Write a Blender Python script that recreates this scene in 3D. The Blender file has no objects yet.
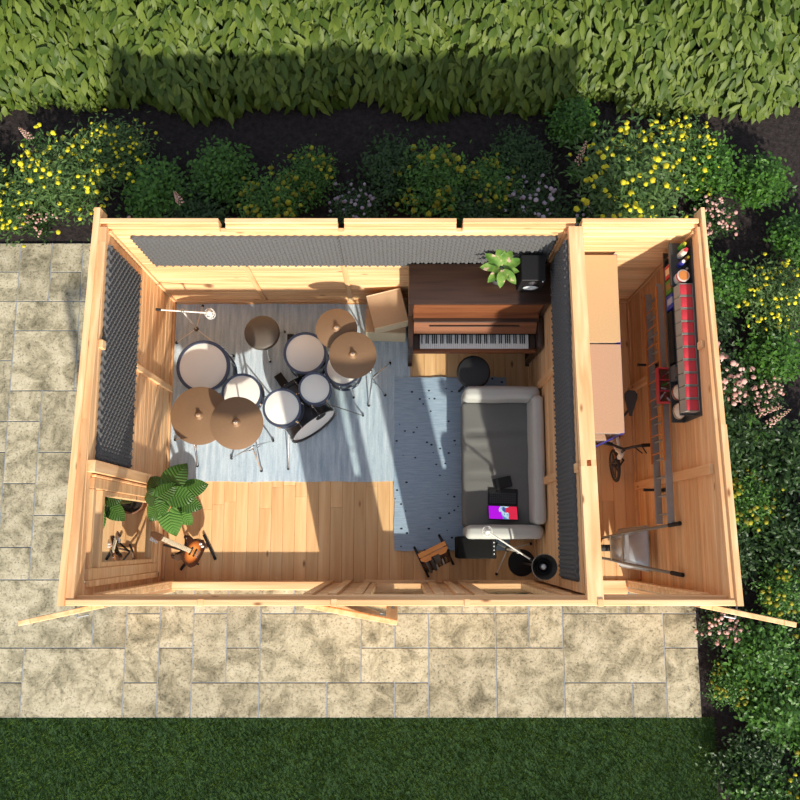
import bpy, bmesh, math, random
import numpy as np
from mathutils import Vector, Matrix
random.seed(7); rng = np.random.default_rng(7)
SC = bpy.context.scene; COL = SC.collection
PI = math.pi
# ------------------------------------------------------------------ helpers
class MB:
    """collects shapes, builds ONE mesh object"""
    def __init__(s): s.bm = bmesh.new()
    def box(s, x0, x1, y0, y1, z0, z1, bev=0.0, seg=1, M=None):
        r = bmesh.ops.create_cube(s.bm, size=1.0); vs = r['verts']
        for v in vs:
            v.co = Vector(((x0+x1)/2+v.co.x*(x1-x0), (y0+y1)/2+v.co.y*(y1-y0), (z0+z1)/2+v.co.z*(z1-z0)))
        if M is not None:
            for v in vs: v.co = M @ v.co
        if bev > 0:
            es = list({e for v in vs for e in v.link_edges})
            bmesh.ops.bevel(s.bm, geom=es, offset=bev, segments=seg, affect='EDGES', profile=0.5)
        return s
    def cyl(s, p0, p1, r0, r1=None, seg=12, caps=True):
        r1 = r0 if r1 is None else r1
        p0 = Vector(p0); p1 = Vector(p1); d = p1-p0; L = d.length
        q = d.to_track_quat('Z', 'Y').to_matrix().to_4x4()
        M = Matrix.Translation((p0+p1)/2) @ q
        bmesh.ops.create_cone(s.bm, cap_ends=caps, segments=seg, radius1=max(r0, 1e-4), radius2=max(r1, 1e-4), depth=L, matrix=M)
        return s
    def tube(s, pts, r, seg=8):
        pts = [Vector(p) for p in pts]; n = len(pts); rs = r if isinstance(r, (list, tuple)) else [r]*n
        rings = []; ref = None
        for i, p in enumerate(pts):
            t = (pts[min(i+1, n-1)]-pts[max(i-1, 0)]).normalized()
            if ref is None:
                ref = Vector((0, 0, 1)) if abs(t.z) < .9 else Vector((1, 0, 0))
            a = t.cross(ref).normalized(); b = t.cross(a).normalized(); ref = -b if False else ref
            rings.append([s.bm.verts.new(p+(a*math.cos(2*PI*k/seg)+b*math.sin(2*PI*k/seg))*rs[i]) for k in range(seg)])
        for i in range(n-1):
            for k in range(seg):
                s.bm.faces.new((rings[i][k], rings[i][(k+1) % seg], rings[i+1][(k+1) % seg], rings[i+1][k]))
        s.bm.faces.new(rings[0][::-1]); s.bm.faces.new(rings[-1])
        return s
    def lathe(s, prof, seg=32, M=None, close=False):
        rings = []
        for (r, z) in prof:
            if r < 1e-5: rings.append([s.bm.verts.new((0, 0, z))])
            else: rings.append([s.bm.verts.new((r*math.cos(2*PI*k/seg), r*math.sin(2*PI*k/seg), z)) for k in range(seg)])
        for a, b in zip(rings, rings[1:]):
            for k in range(seg):
                k2 = (k+1) % seg
                if len(a) == 1 and len(b) == 1: continue
                if len(a) == 1: s.bm.faces.new((a[0], b[k], b[k2]))
                elif len(b) == 1: s.bm.faces.new((a[k2], a[k], b[0]))
                else: s.bm.faces.new((a[k], b[k], b[k2], a[k2]))
        if M is not None:
            for R in rings:
                for v in R: v.co = M @ v.co
        return s
    def sphere(s, c, r, sub=2, sc=(1, 1, 1), M=None):
        res = bmesh.ops.create_icosphere(s.bm, subdivisions=sub, radius=1.0)
        for v in res['verts']:
            co = Vector((v.co.x*r*sc[0], v.co.y*r*sc[1], v.co.z*r*sc[2]))
            if M is not None: co = M @ co
            v.co = co+Vector(c)
        return s
    def torus(s, R, r, M=None, seg=32, rs=8):
        rings = []
        for i in range(seg):
            a = 2*PI*i/seg; ring = []
            for j in range(rs):
                b = 2*PI*j/rs
                co = Vector(((R+r*math.cos(b))*math.cos(a), (R+r*math.cos(b))*math.sin(a), r*math.sin(b)))
                ring.append(s.bm.verts.new(M @ co if M is not None else co))
            rings.append(ring)
        for i in range(seg):
            A = rings[i]; B = rings[(i+1) % seg]
            for j in range(rs): s.bm.faces.new((A[j], B[j], B[(j+1) % rs], A[(j+1) % rs]))
        return s
    def prism(s, outline, z0, z1, M=None, bev=0.0, seg=2):
        lo = [s.bm.verts.new((x, y, z0)) for x, y in outline]; hi = [s.bm.verts.new((x, y, z1)) for x, y in outline]
        f0 = s.bm.faces.new(lo[::-1]); f1 = s.bm.faces.new(hi); n = len(lo)
        for i in range(n): s.bm.faces.new((lo[i], lo[(i+1) % n], hi[(i+1) % n], hi[i]))
        vs = lo+hi
        if bev > 0:
            es = list(f1.edges)+list(f0.edges)
            r = bmesh.ops.bevel(s.bm, geom=es, offset=bev, segments=seg, affect='EDGES')
            vs = [v for f in s.bm.faces for v in f.verts] if False else list({v for v in r['verts']} | {v for v in vs if v.is_valid})
        if M is not None:
            for v in vs: v.co = M @ v.co
        return s
    def build(s, name, mat, parent=None, smooth=True, angle=35):
        bmesh.ops.recalc_face_normals(s.bm, faces=s.bm.faces[:])
        me = bpy.data.meshes.new(name); s.bm.to_mesh(me); s.bm.free()
        return link_mesh(me, name, mat, parent, smooth, angle)
def link_mesh(me, name, mat, parent=None, smooth=True, angle=35):
    for m in (mat if isinstance(mat, (list, tuple)) else [mat]): me.materials.append(m)
    if smooth:
        me.polygons.foreach_set('use_smooth', [True]*len(me.polygons))
        try: me.set_sharp_from_angle(angle=math.radians(angle))
        except Exception: pass
    o = bpy.data.objects.new(name, me); COL.objects.link(o)
    if parent is not None: o.parent = parent
    return o
def tag(o, label, cat, group=None):
    o['label'] = label; o['category'] = cat
    if group: o['group'] = group
    return o
def thing(name, label, cat, loc=(0, 0, 0), rz=0.0, group=None):
    o = bpy.data.objects.new(name, None); COL.objects.link(o)
    o.empty_display_size = .1
    o.location = loc; o.rotation_euler = (0, 0, rz)
    return tag(o, label, cat, group)
def struct(o): o['kind'] = 'structure'; return o
def dup(root, loc, rz=0.0, label=None, group=None, scale=None):
    r = root.copy(); COL.objects.link(r); r.location = loc; r.rotation_euler = (0, 0, rz)
    if label: r['label'] = label
    if group: r['group'] = group
    if scale: r.scale = scale
    for ch in list(root.children):
        c = ch.copy(); COL.objects.link(c); c.parent = r
        for g in list(ch.children):
            d = g.copy(); COL.objects.link(d); d.parent = c
    return r
# ------------------------------------------------------------------ materials
def nmat(name):
    m = bpy.data.materials.new(name); m.use_nodes = True
    nt = m.node_tree; b = nt.nodes['Principled BSDF']
    return m, nt, b
def N(nt, t, **kw):
    n = nt.nodes.new(t)
    for k, v in kw.items():
        if k in n.inputs.keys() if isinstance(k, str) else False: n.inputs[k].default_value = v
        else: setattr(n, k, v)
    return n
def plain(name, col, rough=.5, metal=0.0, var=.12, scale=25, bump=0.0, spec=None, coat=0.0):
    m, nt, b = nmat(name); L = nt.links
    tc = N(nt, 'ShaderNodeTexCoord'); no = N(nt, 'ShaderNodeTexNoise'); no.inputs['Scale'].default_value = scale; no.inputs['Detail'].default_value = 4
    L.new(tc.outputs['Object'], no.inputs['Vector'])
    mx = N(nt, 'ShaderNodeMix', data_type='RGBA'); mx.inputs[6].default_value = (*[c*(1-var) for c in col], 1); mx.inputs[7].default_value = (*[min(1, c*(1+var)) for c in col], 1)
    L.new(no.outputs['Fac'], mx.inputs[0]); L.new(mx.outputs[2], b.inputs['Base Color'])
    b.inputs['Roughness'].default_value = rough; b.inputs['Metallic'].default_value = metal
    if spec is not None: b.inputs['Specular IOR Level'].default_value = spec
    if coat: b.inputs['Coat Weight'].default_value = coat; b.inputs['Coat Roughness'].default_value = .1
    if bump:
        bp = N(nt, 'ShaderNodeBump'); bp.inputs['Strength'].default_value = bump; bp.inputs['Distance'].default_value = .01
        L.new(no.outputs['Fac'], bp.inputs['Height']); L.new(bp.outputs[0], b.inputs['Normal'])
    return m
def ramp(nt, stops):
    r = N(nt, 'ShaderNodeValToRGB'); e = r.color_ramp.elements
    while len(e) < len(stops): e.new(.5)
    for el, (p, c) in zip(e, stops): el.position = p; el.color = (*c, 1)
    return r
def pine(name, grain, cross, tone=1.0, knots=True, cols=None, isl=.5):
    """grain: axis index the fibres run along; cross: the axis across a board"""
    m, nt, b = nmat(name); L = nt.links
    tc = N(nt, 'ShaderNodeTexCoord'); geo = N(nt, 'ShaderNodeNewGeometry')
    off = N(nt, 'ShaderNodeVectorMath', operation='SCALE'); cmb = N(nt, 'ShaderNodeCombineXYZ')
    L.new(geo.outputs['Random Per Island'], cmb.inputs[0]); L.new(geo.outputs['Random Per Island'], cmb.inputs[1]); L.new(geo.outputs['Random Per Island'], cmb.inputs[2])
    L.new(cmb.outputs[0], off.inputs[0]); off.inputs['Scale'].default_value = 37.0
    add = N(nt, 'ShaderNodeVectorMath', operation='ADD'); L.new(tc.outputs['Object'], add.inputs[0]); L.new(off.outputs[0], add.inputs[1])
    def mapped(sg, so):
        mp = N(nt, 'ShaderNodeMapping'); v = [so]*3; v[grain] = sg; mp.inputs['Scale'].default_value = v
        L.new(add.outputs[0], mp.inputs['Vector']); return mp
    m1 = mapped(1.0, 17); n1 = N(nt, 'ShaderNodeTexNoise'); n1.inputs['Scale'].default_value = 1.0; n1.inputs['Detail'].default_value = 5; n1.inputs['Distortion'].default_value = .6
    L.new(m1.outputs[0], n1.inputs['Vector'])
    c = cols or [(.62, .325, .145), (.745, .450, .225), (.83, .575, .335)]
    c = [tuple(x*tone for x in q) for q in c]
    r1 = ramp(nt, [(.30, c[0]), (.52, c[1]), (.72, c[2])]); L.new(n1.outputs['Fac'], r1.inputs[0])
    # tone of each board
    mt = N(nt, 'ShaderNodeMapRange'); mt.inputs['To Min'].default_value = 1-.28*isl; mt.inputs['To Max'].default_value = 1+.2*isl
    L.new(geo.outputs['Random Per Island'], mt.inputs[0])
    mul = N(nt, 'ShaderNodeVectorMath', operation='SCALE'); L.new(r1.outputs[0], mul.inputs[0]); L.new(mt.outputs[0], mul.inputs['Scale'])
    out = mul.outputs[0]
    if knots:
        m2 = mapped(4.2, 11.0); vo = N(nt, 'ShaderNodeTexVoronoi'); vo.inputs['Scale'].default_value = 1.0; L.new(m2.outputs[0], vo.inputs['Vector'])
        k1 = N(nt, 'ShaderNodeMapRange'); k1.inputs['From Min'].default_value = .07; k1.inputs['From Max'].default_value = .20; k1.inputs['To Min'].default_value = 1; k1.inputs['To Max'].default_value = 0
        L.new(vo.outputs['Distance'], k1.inputs[0])
        sp = N(nt, 'ShaderNodeSeparateColor'); L.new(vo.outputs['Color'], sp.inputs[0])
        th = N(nt, 'ShaderNodeMath', operation='GREATER_THAN'); th.inputs[1].default_value = .80; L.new(sp.outputs[0], th.inputs[0])
        km = N(nt, 'ShaderNodeMath', operation='MULTIPLY'); L.new(k1.outputs[0], km.inputs[0]); L.new(th.outputs[0], km.inputs[1])
        km2 = N(nt, 'ShaderNodeMath', operation='MULTIPLY'); L.new(km.outputs[0], km2.inputs[0]); km2.inputs[1].default_value = .92
        mx = N(nt, 'ShaderNodeMix', data_type='RGBA'); L.new(km2.outputs[0], mx.inputs[0]); L.new(out, mx.inputs[6]); mx.inputs[7].default_value = (.21*tone, .085*tone, .03*tone, 1)
        out = mx.outputs[2]
    L.new(out, b.inputs['Base Color']); b.inputs['Roughness'].default_value = .55; b.inputs['Specular IOR Level'].default_value = .3
    return m
PX = pine('pine_boards_x', 0, 2); PY = pine('pine_boards_y', 1, 2); PZ = pine('pine_post_z', 2, 0)
PXP = pine('pine_pale_x', 0, 2, 1.08); PYP = pine('pine_pale_y', 1, 2, 1.08)
FLR = pine('floor_boards', 1, 0, 1.0, cols=[(.68, .375, .165), (.775, .475, .225), (.83, .555, .295)], isl=.4)
DOORM = pine('door_pine', 2, 0, 1.05, knots=False)
def glass(name, refl, tint):
    m = bpy.data.materials.new(name); m.use_nodes = True; nt = m.node_tree; nt.nodes.clear(); L = nt.links
    o = N(nt, 'ShaderNodeOutputMaterial'); mx = N(nt, 'ShaderNodeMixShader'); t = N(nt, 'ShaderNodeBsdfTransparent'); g = N(nt, 'ShaderNodeBsdfGlossy')
    t.inputs[0].default_value = (*tint, 1); g.inputs[0].default_value = (.9, .92, .92, 1); g.inputs['Roughness'].default_value = .02
    lw_ = N(nt, 'ShaderNodeLayerWeight'); fr = N(nt, 'ShaderNodeMath', operation='POWER'); L.new(lw_.outputs['Facing'], fr.inputs[0]); fr.inputs[1].default_value = 4.0
    ma = N(nt, 'ShaderNodeMath', operation='ADD', use_clamp=True); L.new(fr.outputs[0], ma.inputs[0]); ma.inputs[1].default_value = refl
    L.new(ma.outputs[0], mx.inputs[0]); L.new(t.outputs[0], mx.inputs[1]); L.new(g.outputs[0], mx.inputs[2]); L.new(mx.outputs[0], o.inputs[0])
    return m
GLASS = glass('window_glass', .02, (.93, .95, .94)); GLASSR = glass('reflective_window_glass', .62, (.45, .47, .47))
def leafmat(name, c0, c1, rough=.45, trans=.25, spec=.4):
    m, nt, b = nmat(name); L = nt.links
    geo = N(nt, 'ShaderNodeNewGeometry'); oi = N(nt, 'ShaderNodeObjectInfo'); fa = N(nt, 'ShaderNodeMath', operation='ADD'); L.new(geo.outputs['Random Per Island'], fa.inputs[0]); L.new(oi.outputs['Random'], fa.inputs[1]); fr0 = N(nt, 'ShaderNodeMath', operation='FRACT'); L.new(fa.outputs[0], fr0.inputs[0]); r = ramp(nt, [(0, c0), (1, c1)]); L.new(fr0.outputs[0], r.inputs[0])
    L.new(r.outputs[0], b.inputs['Base Color']); b.inputs['Roughness'].default_value = rough; b.inputs['Specular IOR Level'].default_value = spec
    tr = N(nt, 'ShaderNodeBsdfTranslucent'); L.new(r.outputs[0], tr.inputs[0]); mx = N(nt, 'ShaderNodeMixShader'); mx.inputs[0].default_value = trans
    o = nt.nodes['Material Output']; L.new(b.outputs[0], mx.inputs[1]); L.new(tr.outputs[0], mx.inputs[2]); L.new(mx.outputs[0], o.inputs[0])
    return m
BLACK = plain('black_plastic', (.013, .013, .014), .5, spec=.25); BLACKM = plain('black_satin_metal', (.02, .02, .022), .35, .3)
RUBBER = plain('black_rubber', (.015, .014, .014), .8)
CHROME = plain('chrome', (.75, .75, .75), .15, 1.0, .05); CREAM = plain('cream_plastic', (.75, .72, .66), .4, 0, .06)
STEEL = plain('grey_steel', (.33, .35, .36), .4, .6); WHITE = plain('white_plastic', (.8, .8, .78), .4, 0, .04)
# ------------------------------------------------------------------ the shed shell
HF, HB, DEP = 2.38, 2.14, 3.06
def top(y): return HF-(HF-HB)*y/DEP
def boards(mb, axis, u0, u1, z0, z1, n0, n1, h=.115, holes=(), ch=.007):
    """stack of chamfered boards; axis 'x': runs along x, thickness n in y; axis 'y': runs along y, thickness in x"""
    nrow = max(1, round((z1-z0)/h)); h = (z1-z0)/nrow
    for i in range(nrow):
        za, zb = z0+i*h, z0+(i+1)*h
        cuts = sorted({za, zb} | {z for hh in holes for z in hh[2:4] if za+.004 < z < zb-.004})
        for a, b in zip(cuts, cuts[1:]):
            mid = (a+b)/2; segs = [(u0, u1)]
            for (h0, h1, hz0, hz1) in holes:
                if hz0 < mid < hz1:
                    ns = []
                    for (s0, s1) in segs:
                        if h1 <= s0 or h0 >= s1: ns.append((s0, s1)); continue
                        if s0 < h0: ns.append((s0, h0))
                        if h1 < s1: ns.append((h1, s1))
                    segs = ns
            c = min(ch, (b-a)*.3)
            prof = [(n0, a+c), (n0+c, a), (n1-c, a), (n1, a+c), (n1, b-c), (n1-c, b), (n0+c, b), (n0, b-c)]
            for (s0, s1) in segs:
                A = []; B = []
                for (n, z) in prof:
                    if axis == 'x': A.append(mb.bm.verts.new((s0, n, z))); B.append(mb.bm.verts.new((s1, n, z)))
                    else: A.append(mb.bm.verts.new((n, s0, z))); B.append(mb.bm.verts.new((n, s1, z)))
                mb.bm.faces.new(A); mb.bm.faces.new(B[::-1]); k = len(A)
                for j in range(k): mb.bm.faces.new((A[j], A[(j+1) % k], B[(j+1) % k], B[j]))
def clip_roof(mb, drop=0.0):
    bm = mb.bm; no = Vector((0, (HF-HB)/DEP, 1)).normalized()
    r = bmesh.ops.bisect_plane(bm, geom=bm.verts[:]+bm.edges[:]+bm.faces[:], plane_co=Vector((0, 0, HF-drop)), plane_no=no, clear_outer=True)
    es = [e for e in r['geom_cut'] if isinstance(e, bmesh.types.BMEdge)]
    bmesh.ops.holes_fill(bm, edges=[e for e in bm.edges if e.is_boundary], sides=0)
XI = 2.41      # inner faces of the side walls
# floor
mb = MB(); x = -2.42
i = 0
while x < 2.419:
    w = min(.121, 2.42-x)
    y = .055; first = True
    while y < 2.98:
        ln = random.uniform(.7, 1.6) if first else random.uniform(1.4, 2.2); first = False
        y1 = min(2.985, y+ln);  y1 = 2.985 if 2.985-y1 < .35 else y1
        mb.box(x, x+w-.0015, y, y1-.001, -.028, 0, .0025)
        y = y1
    x += w
struct(mb.build('floor', FLR, smooth=False))
# back wall with four slots for the rafters
RAFT = [-1.475, -.5, .475, 1.45]
mb = MB(); slots = [(r-.025, r+.025, 2.05, 2.3) for r in RAFT]
boards(mb, 'x', -2.41, 2.41, -.03, 2.085, 2.985, 3.03, holes=[s for s in slots])
struct(mb.build('wall_back', PXP, smooth=False))
mb = MB(); edges = [-2.47]+[v for r in RAFT for v in (r-.027, r+.027)]+[2.43]
for a, b in zip(edges[::2], edges[1::2]):
    mb.box(a, b, 3.005, 3.035, 2.085, 2.115, .003); mb.box(a, b, 3.035, 3.075, 2.0, 2.145, .003)
struct(mb.build('trim_1', PXP, smooth=False))
# side walls
WIN = (.15, .97, .30, 2.17)     # left window opening (y0,y1,z0,z1)
mb = MB(); boards(mb, 'y', .03, 3.0, -.03, 2.5, -2.468, -2.41, holes=[WIN]); clip_roof(mb, .0); struct(mb.build('wall_left', PY, smooth=False))
mb = MB(); boards(mb, 'y', .03, 3.0, -.03, 2.5, 2.41, 2.447); clip_roof(mb, .0); struct(mb.build('wall_right', PY, smooth=False))
def slope_plank(mb, x0, x1, y0, y1, ztop, h):
    """plank following the roof slope"""
    vs = [mb.bm.verts.new((x, y, top(y)+dz)) for x in (x0, x1) for y in (y0, y1) for dz in (ztop-h, ztop)]
    for f in ((0, 1, 3, 2), (4, 6, 7, 5), (0, 4, 5, 1), (2, 3, 7, 6), (1, 5, 7, 3), (0, 2, 6, 4)): mb.bm.faces.new([vs[k] for k in f])
mb = MB(); slope_plank(mb, -2.515, -2.466, -.0, 3.16, .03, .17); struct(mb.build('trim_2', PYP, smooth=False))
mb = MB(); slope_plank(mb, 2.445, 2.475, 2.63, 3.16, .03, .17); slope_plank(mb, 2.445, 2.482, 1.35, 2.63, .03, .17); slope_plank(mb, 2.445, 2.490, .0, 1.35, .03, .17)
struct(mb.build('trim_3', PYP, smooth=False))
# front wall
HEAD = 2.15
OP = [(-2.27, -.75, .0, HEAD), (-.30, .25, .28, HEAD), (.62, 1.22, .30, HEAD), (1.53, 2.27, .0, HEAD)]
mb = MB(); boards(mb, 'x', -2.409, 2.409, -.03, 2.30, .012, .055, holes=[(a, b, (c if c > 0 else -.1), d) for a, b, c, d in OP])
struct(mb.build('wall_front', PX, smooth=False))
mb = MB(); mb.box(-2.466, 2.445, -.0, .045, 2.28, 2.385, .004); mb.box(-2.409, 2.409, .028, .07, 2.24, 2.33, .003)
for r in RAFT: mb.box(r-.02, r+.022, -.003, .05, 2.37, 2.40, .003)
struct(mb.build('trim_4', PXP, smooth=False))
# sills of the door openings
mb = MB(); mb.box(-2.27, -.75, -.01, .075, -.05, .19, .006); struct(mb.build('trim_5', PXP, smooth=False))
mb = MB(); mb.box(1.53, 2.27, -.06, .08, -.05, .03, .006); struct(mb.build('trim_6', PXP, smooth=False))
# casing round the openings on the inside
mb = MB()
for (a, b, c, d) in OP:
    c2 = max(c, .03)
    mb.box(a-.07, a, .055, .078, c2, d, .003); mb.box(b, b+.07 if b < 1.3 else b+.07, .055, .078, c2, d, .003); mb.box(a-.07, b+.07, .055, .070, d, d+.03, .003)
    if c > 0: mb.box(a-.07, b+.07, .055, .09, c-.06, c, .003)
struct(mb.build('trim_7', PX, smooth=False))
mb = MB(); mb.box(-.56, -.49, .055, .085, 0.06, 2.22, .003); mb.box(.41, .48, .055, .085, .06, 2.22, .003); struct(mb.build('trim_8', PZ, smooth=False))
# partition between music room and store
mb = MB(); boards(mb, 'y', .08, 2.985, 0, 2.5, 1.36, 1.395); boards(mb, 'y', .08, 2.985, 0, 2.5, 1.44, 1.475); clip_roof(mb, .06); struct(mb.build('wall_middle', PY, smooth=False))
mb = MB(); slope_plank(mb, 1.36, 1.478, .03, 1.03, .012, .09); slope_plank(mb, 1.36, 1.478, 1.08, 3.0, .012, .09)
slope_plank(mb, 1.36, 1.405, 1.03, 1.08, .012, .09); slope_plank(mb, 1.44, 1.478, 1.03, 1.08, .012, .09); slope_plank(mb, 1.405, 1.44, 1.03, 1.08, -.04, .03)
struct(mb.build('trim_9', PYP, smooth=False))
# baseboards and corner battens
mb = MB(); mb.box(-2.41, 1.36, 2.965, 2.985, 0, .07, .004); mb.box(1.475, 2.41, 2.965, 2.985, 0, .07, .004); struct(mb.build('baseboard_back', PX, smooth=False))
mb = MB(); mb.box(-2.41, -2.39, .09, 2.965, 0, .06, .004); struct(mb.build('baseboard_left', PY, smooth=False))
mb = MB(); mb.box(2.39, 2.41, .09, 2.965, 0, .06, .004); struct(mb.build('baseboard_right', PY, smooth=False))
mb = MB(); mb.box(1.34, 1.36, .09, 2.965, 0, .06, .004); struct(mb.build('baseboard_middle', PY, smooth=False))
mb = MB(); mb.box(-2.41, -2.385, 2.96, 2.985, .07, 2.1, .003); mb.box(2.385, 2.41, 2.96, 2.985, .07, 2.1, .003); mb.box(1.335, 1.36, 2.96, 2.985, .07, 2.1, .003); struct(mb.build('trim_10', PZ, smooth=False))
# upright battens on the walls
def batten(n, x0, x1, y0, y1, z0, z1): struct(MB().box(x0, x1, y0, y1, z0, z1, .004).build('trim_%d' % n, PZ, smooth=False))
batten(11, -2.41, -2.375, 1.99, 2.05, .06, 1.27); batten(12, -2.41, -2.35, .99, 1.085, .06, 2.26)
batten(13, 2.375, 2.41, .98, 1.06, .06, 2.2); batten(14, 2.375, 2.41, 1.99, 2.06, .06, .8); batten(15, 2.385, 2.41, 1.99, 2.05, 2.06, 2.16)
batten(16, -1.47, -1.42, 2.968, 2.985, .07, 1.28); batten(17, -.56, -.51, 2.968, 2.985, .07, 1.28)
batten(18, 1.325, 1.36, .99, 1.06, .06, 1.45); batten(19, 1.325, 1.36, 1.93, 2.0, .06, 1.45)
batten(20, -2.41, -2.375, 1.98, 2.05, 2.10, 2.18); batten(21, 1.335, 1.36, .99, 1.06, 2.16, 2.24)
# ------------------------------------------------------------------ windows and doors
def window_y(name, y0, y1, z0, z1):      # in the left wall: one big lower pane, narrow fanlight on top
    f = MB(); xo, xi = -2.462, -2.385
    zt = z1-.26
    for (a, b, c, d) in ((y0, y0+.09, z0, z1), (y1-.09, y1, z0, z1), (y0+.09, y1-.09, z0, z0+.10), (y0+.09, y1-.09, z1-.06, z1), (y0+.09, y1-.09, zt, zt+.06)):
        f.box(xo, xi, a, b, c, d, .006)
    # sash of the lower pane
    a, b, c, d = y0+.09, y1-.09, z0+.10, zt
    for q in ((a, a+.04, c, d), (b-.04, b, c, d), (a+.04, b-.04, c, c+.05), (a+.04, b-.04, d-.05, d)): f.box(-2.455, -2.40, *q, .005)
    # outer casing on the wall
    for q in ((y0-.05, y0, z0-.05, z1), (y1, y1+.02, z0-.05, z1), (y0-.05, y1+.02, z0-.1, z0)): f.box(-2.41, -2.375, *q, .004)
    o = struct(f.build(name, PY, smooth=False))
    g = MB().box(-2.440, -2.434, a+.035, b-.035, c+.045, d-.045).build('glass_pane', GLASSR, o, smooth=False)
    MB().box(-2.440, -2.434, y0+.085, y1-.085, zt+.055, z1-.055).build('fanlight_pane', GLASS, o, smooth=False)
window_y('window_1', .17, .96, .32, 2.16)
def window_x(name, x0, x1, z0, z1, mull=None):
    f = MB(); c = .055
    for q in ((x0, x0+c, z0, z1), (x1-c, x1, z0, z1), (x0+c, x1-c, z0, z0+c), (x0+c, x1-c, z1-c, z1)):
        f.box(q[0], q[1], .0, .065, q[2], q[3], .005)
    o = struct(f.build(name, PX, smooth=False))
    MB().box(x0+c-.005, x1-c+.005, .03, .036, z0+c-.005, z1-c+.005).build('glass_pane', GLASS, o, smooth=False)
window_x('window_2', -.30, .25, .28, HEAD); window_x('window_3', .62, 1.22, .30, HEAD)
def door_leaf(name, hinge, ang, L, flip):
    o = struct(MB().box(0, .095, -.02, .02, .03, 2.11, .004).box(L-.095, L, -.02, .02, .03, 2.11, .004).box(.095, L-.095, -.02, .02, 2.0, 2.11, .004)
        .box(.095, L-.095, -.02, .02, .03, .16, .004).box(.095, L-.095, -.02, .02, .72, .82, .004).box(.09, L-.09, -.011, .011, .15, .73).build(name, DOORM, smooth=False))
    o.location = (*hinge, 0); o.rotation_euler = (0, 0, ang)
    MB().box(.09, L-.09, -.003, .003, .81, 2.01).build('glass_pane', GLASS, o, smooth=False)
    h = MB().box(L-.065, L-.03, -.026, -.02, .95, 1.1, .002).cyl((L-.048, -.02, 1.05), (L-.048, -.06, 1.05), .008).cyl((L-.048, -.055, 1.05), (L-.15, -.055, 1.05), .008)
    h.box(L-.065, L-.03, .02, .026, .95, 1.1, .002).cyl((L-.048, .02, 1.05), (L-.048, .06, 1.05), .008).cyl((L-.048, .055, 1.05), (L-.15, .055, 1.05), .008).build('door_handle', STEEL, o)
door_leaf('door_1', (-2.275, -.014), PI+math.radians(12), .66, 1)
door_leaf('door_2', (-.745, -.014), -math.radians(10.5), .72, 1)
door_leaf('door_3', (2.275, -.014), -math.radians(11.5), .74, 1)
# ------------------------------------------------------------------ rugs, foam
def rugmat(name, c0, c1, specks=False):
    m, nt, b = nmat(name); L = nt.links; tc = N(nt, 'ShaderNodeTexCoord')
    mp = N(nt, 'ShaderNodeMapping'); mp.inputs['Scale'].default_value = (26, 2.2, 1) if not specks else (6, 90, 1); L.new(tc.outputs['Object'], mp.inputs[0])
    n1 = N(nt, 'ShaderNodeTexNoise'); n1.inputs['Scale'].default_value = 1; n1.inputs['Detail'].default_value = 6; n1.inputs['Roughness'].default_value = .65; L.new(mp.outputs[0], n1.inputs[0])
    n2 = N(nt, 'ShaderNodeTexNoise'); n2.inputs['Scale'].default_value = 180; L.new(tc.outputs['Object'], n2.inputs[0])
    ad = N(nt, 'ShaderNodeMath', operation='MULTIPLY_ADD'); L.new(n2.outputs[0], ad.inputs[0]); ad.inputs[1].default_value = .5; L.new(n1.outputs[0], ad.inputs[2])
    r = ramp(nt, [(.55, c0), (.95, c1)]); L.new(ad.outputs[0], r.inputs[0]); out = r.outputs[0]
    if specks:
        m3 = N(nt, 'ShaderNodeMapping'); m3.inputs['Scale'].default_value = (11, 15, 1); m3.inputs['Rotation'].default_value = (0, 0, .5); L.new(tc.outputs['Object'], m3.inputs[0])
        vo = N(nt, 'ShaderNodeTexVoronoi'); vo.inputs['Scale'].default_value = 1; L.new(m3.outputs[0], vo.inputs[0])
        lt = N(nt, 'ShaderNodeMath', operation='LESS_THAN'); lt.inputs[1].default_value = .15; L.new(vo.outputs['Distance'], lt.inputs[0])
        sp = N(nt, 'ShaderNodeSeparateColor'); L.new(vo.outputs['Color'], sp.inputs[0]); gt = N(nt, 'ShaderNodeMath', operation='GREATER_THAN'); gt.inputs[1].default_value = .25; L.new(sp.outputs[0], gt.inputs[0])
        mu = N(nt, 'ShaderNodeMath', operation='MULTIPLY'); L.new(lt.outputs[0], mu.inputs[0]); L.new(gt.outputs[0], mu.inputs[1])
        mx = N(nt, 'ShaderNodeMix', data_type='RGBA'); L.new(mu.outputs[0], mx.inputs[0]); L.new(out, mx.inputs[6]); mx.inputs[7].default_value = (.03, .04, .055, 1); out = mx.outputs[2]
    L.new(out, b.inputs['Base Color']); b.inputs['Roughness'].default_value = .95; b.inputs['Specular IOR Level'].default_value = .1
    bp = N(nt, 'ShaderNodeBump'); bp.inputs['Strength'].default_value = .35; bp.inputs['Distance'].default_value = .004; L.new(ad.outputs[0], bp.inputs['Height']); L.new(bp.outputs[0], b.inputs['Normal'])
    return m
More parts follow.
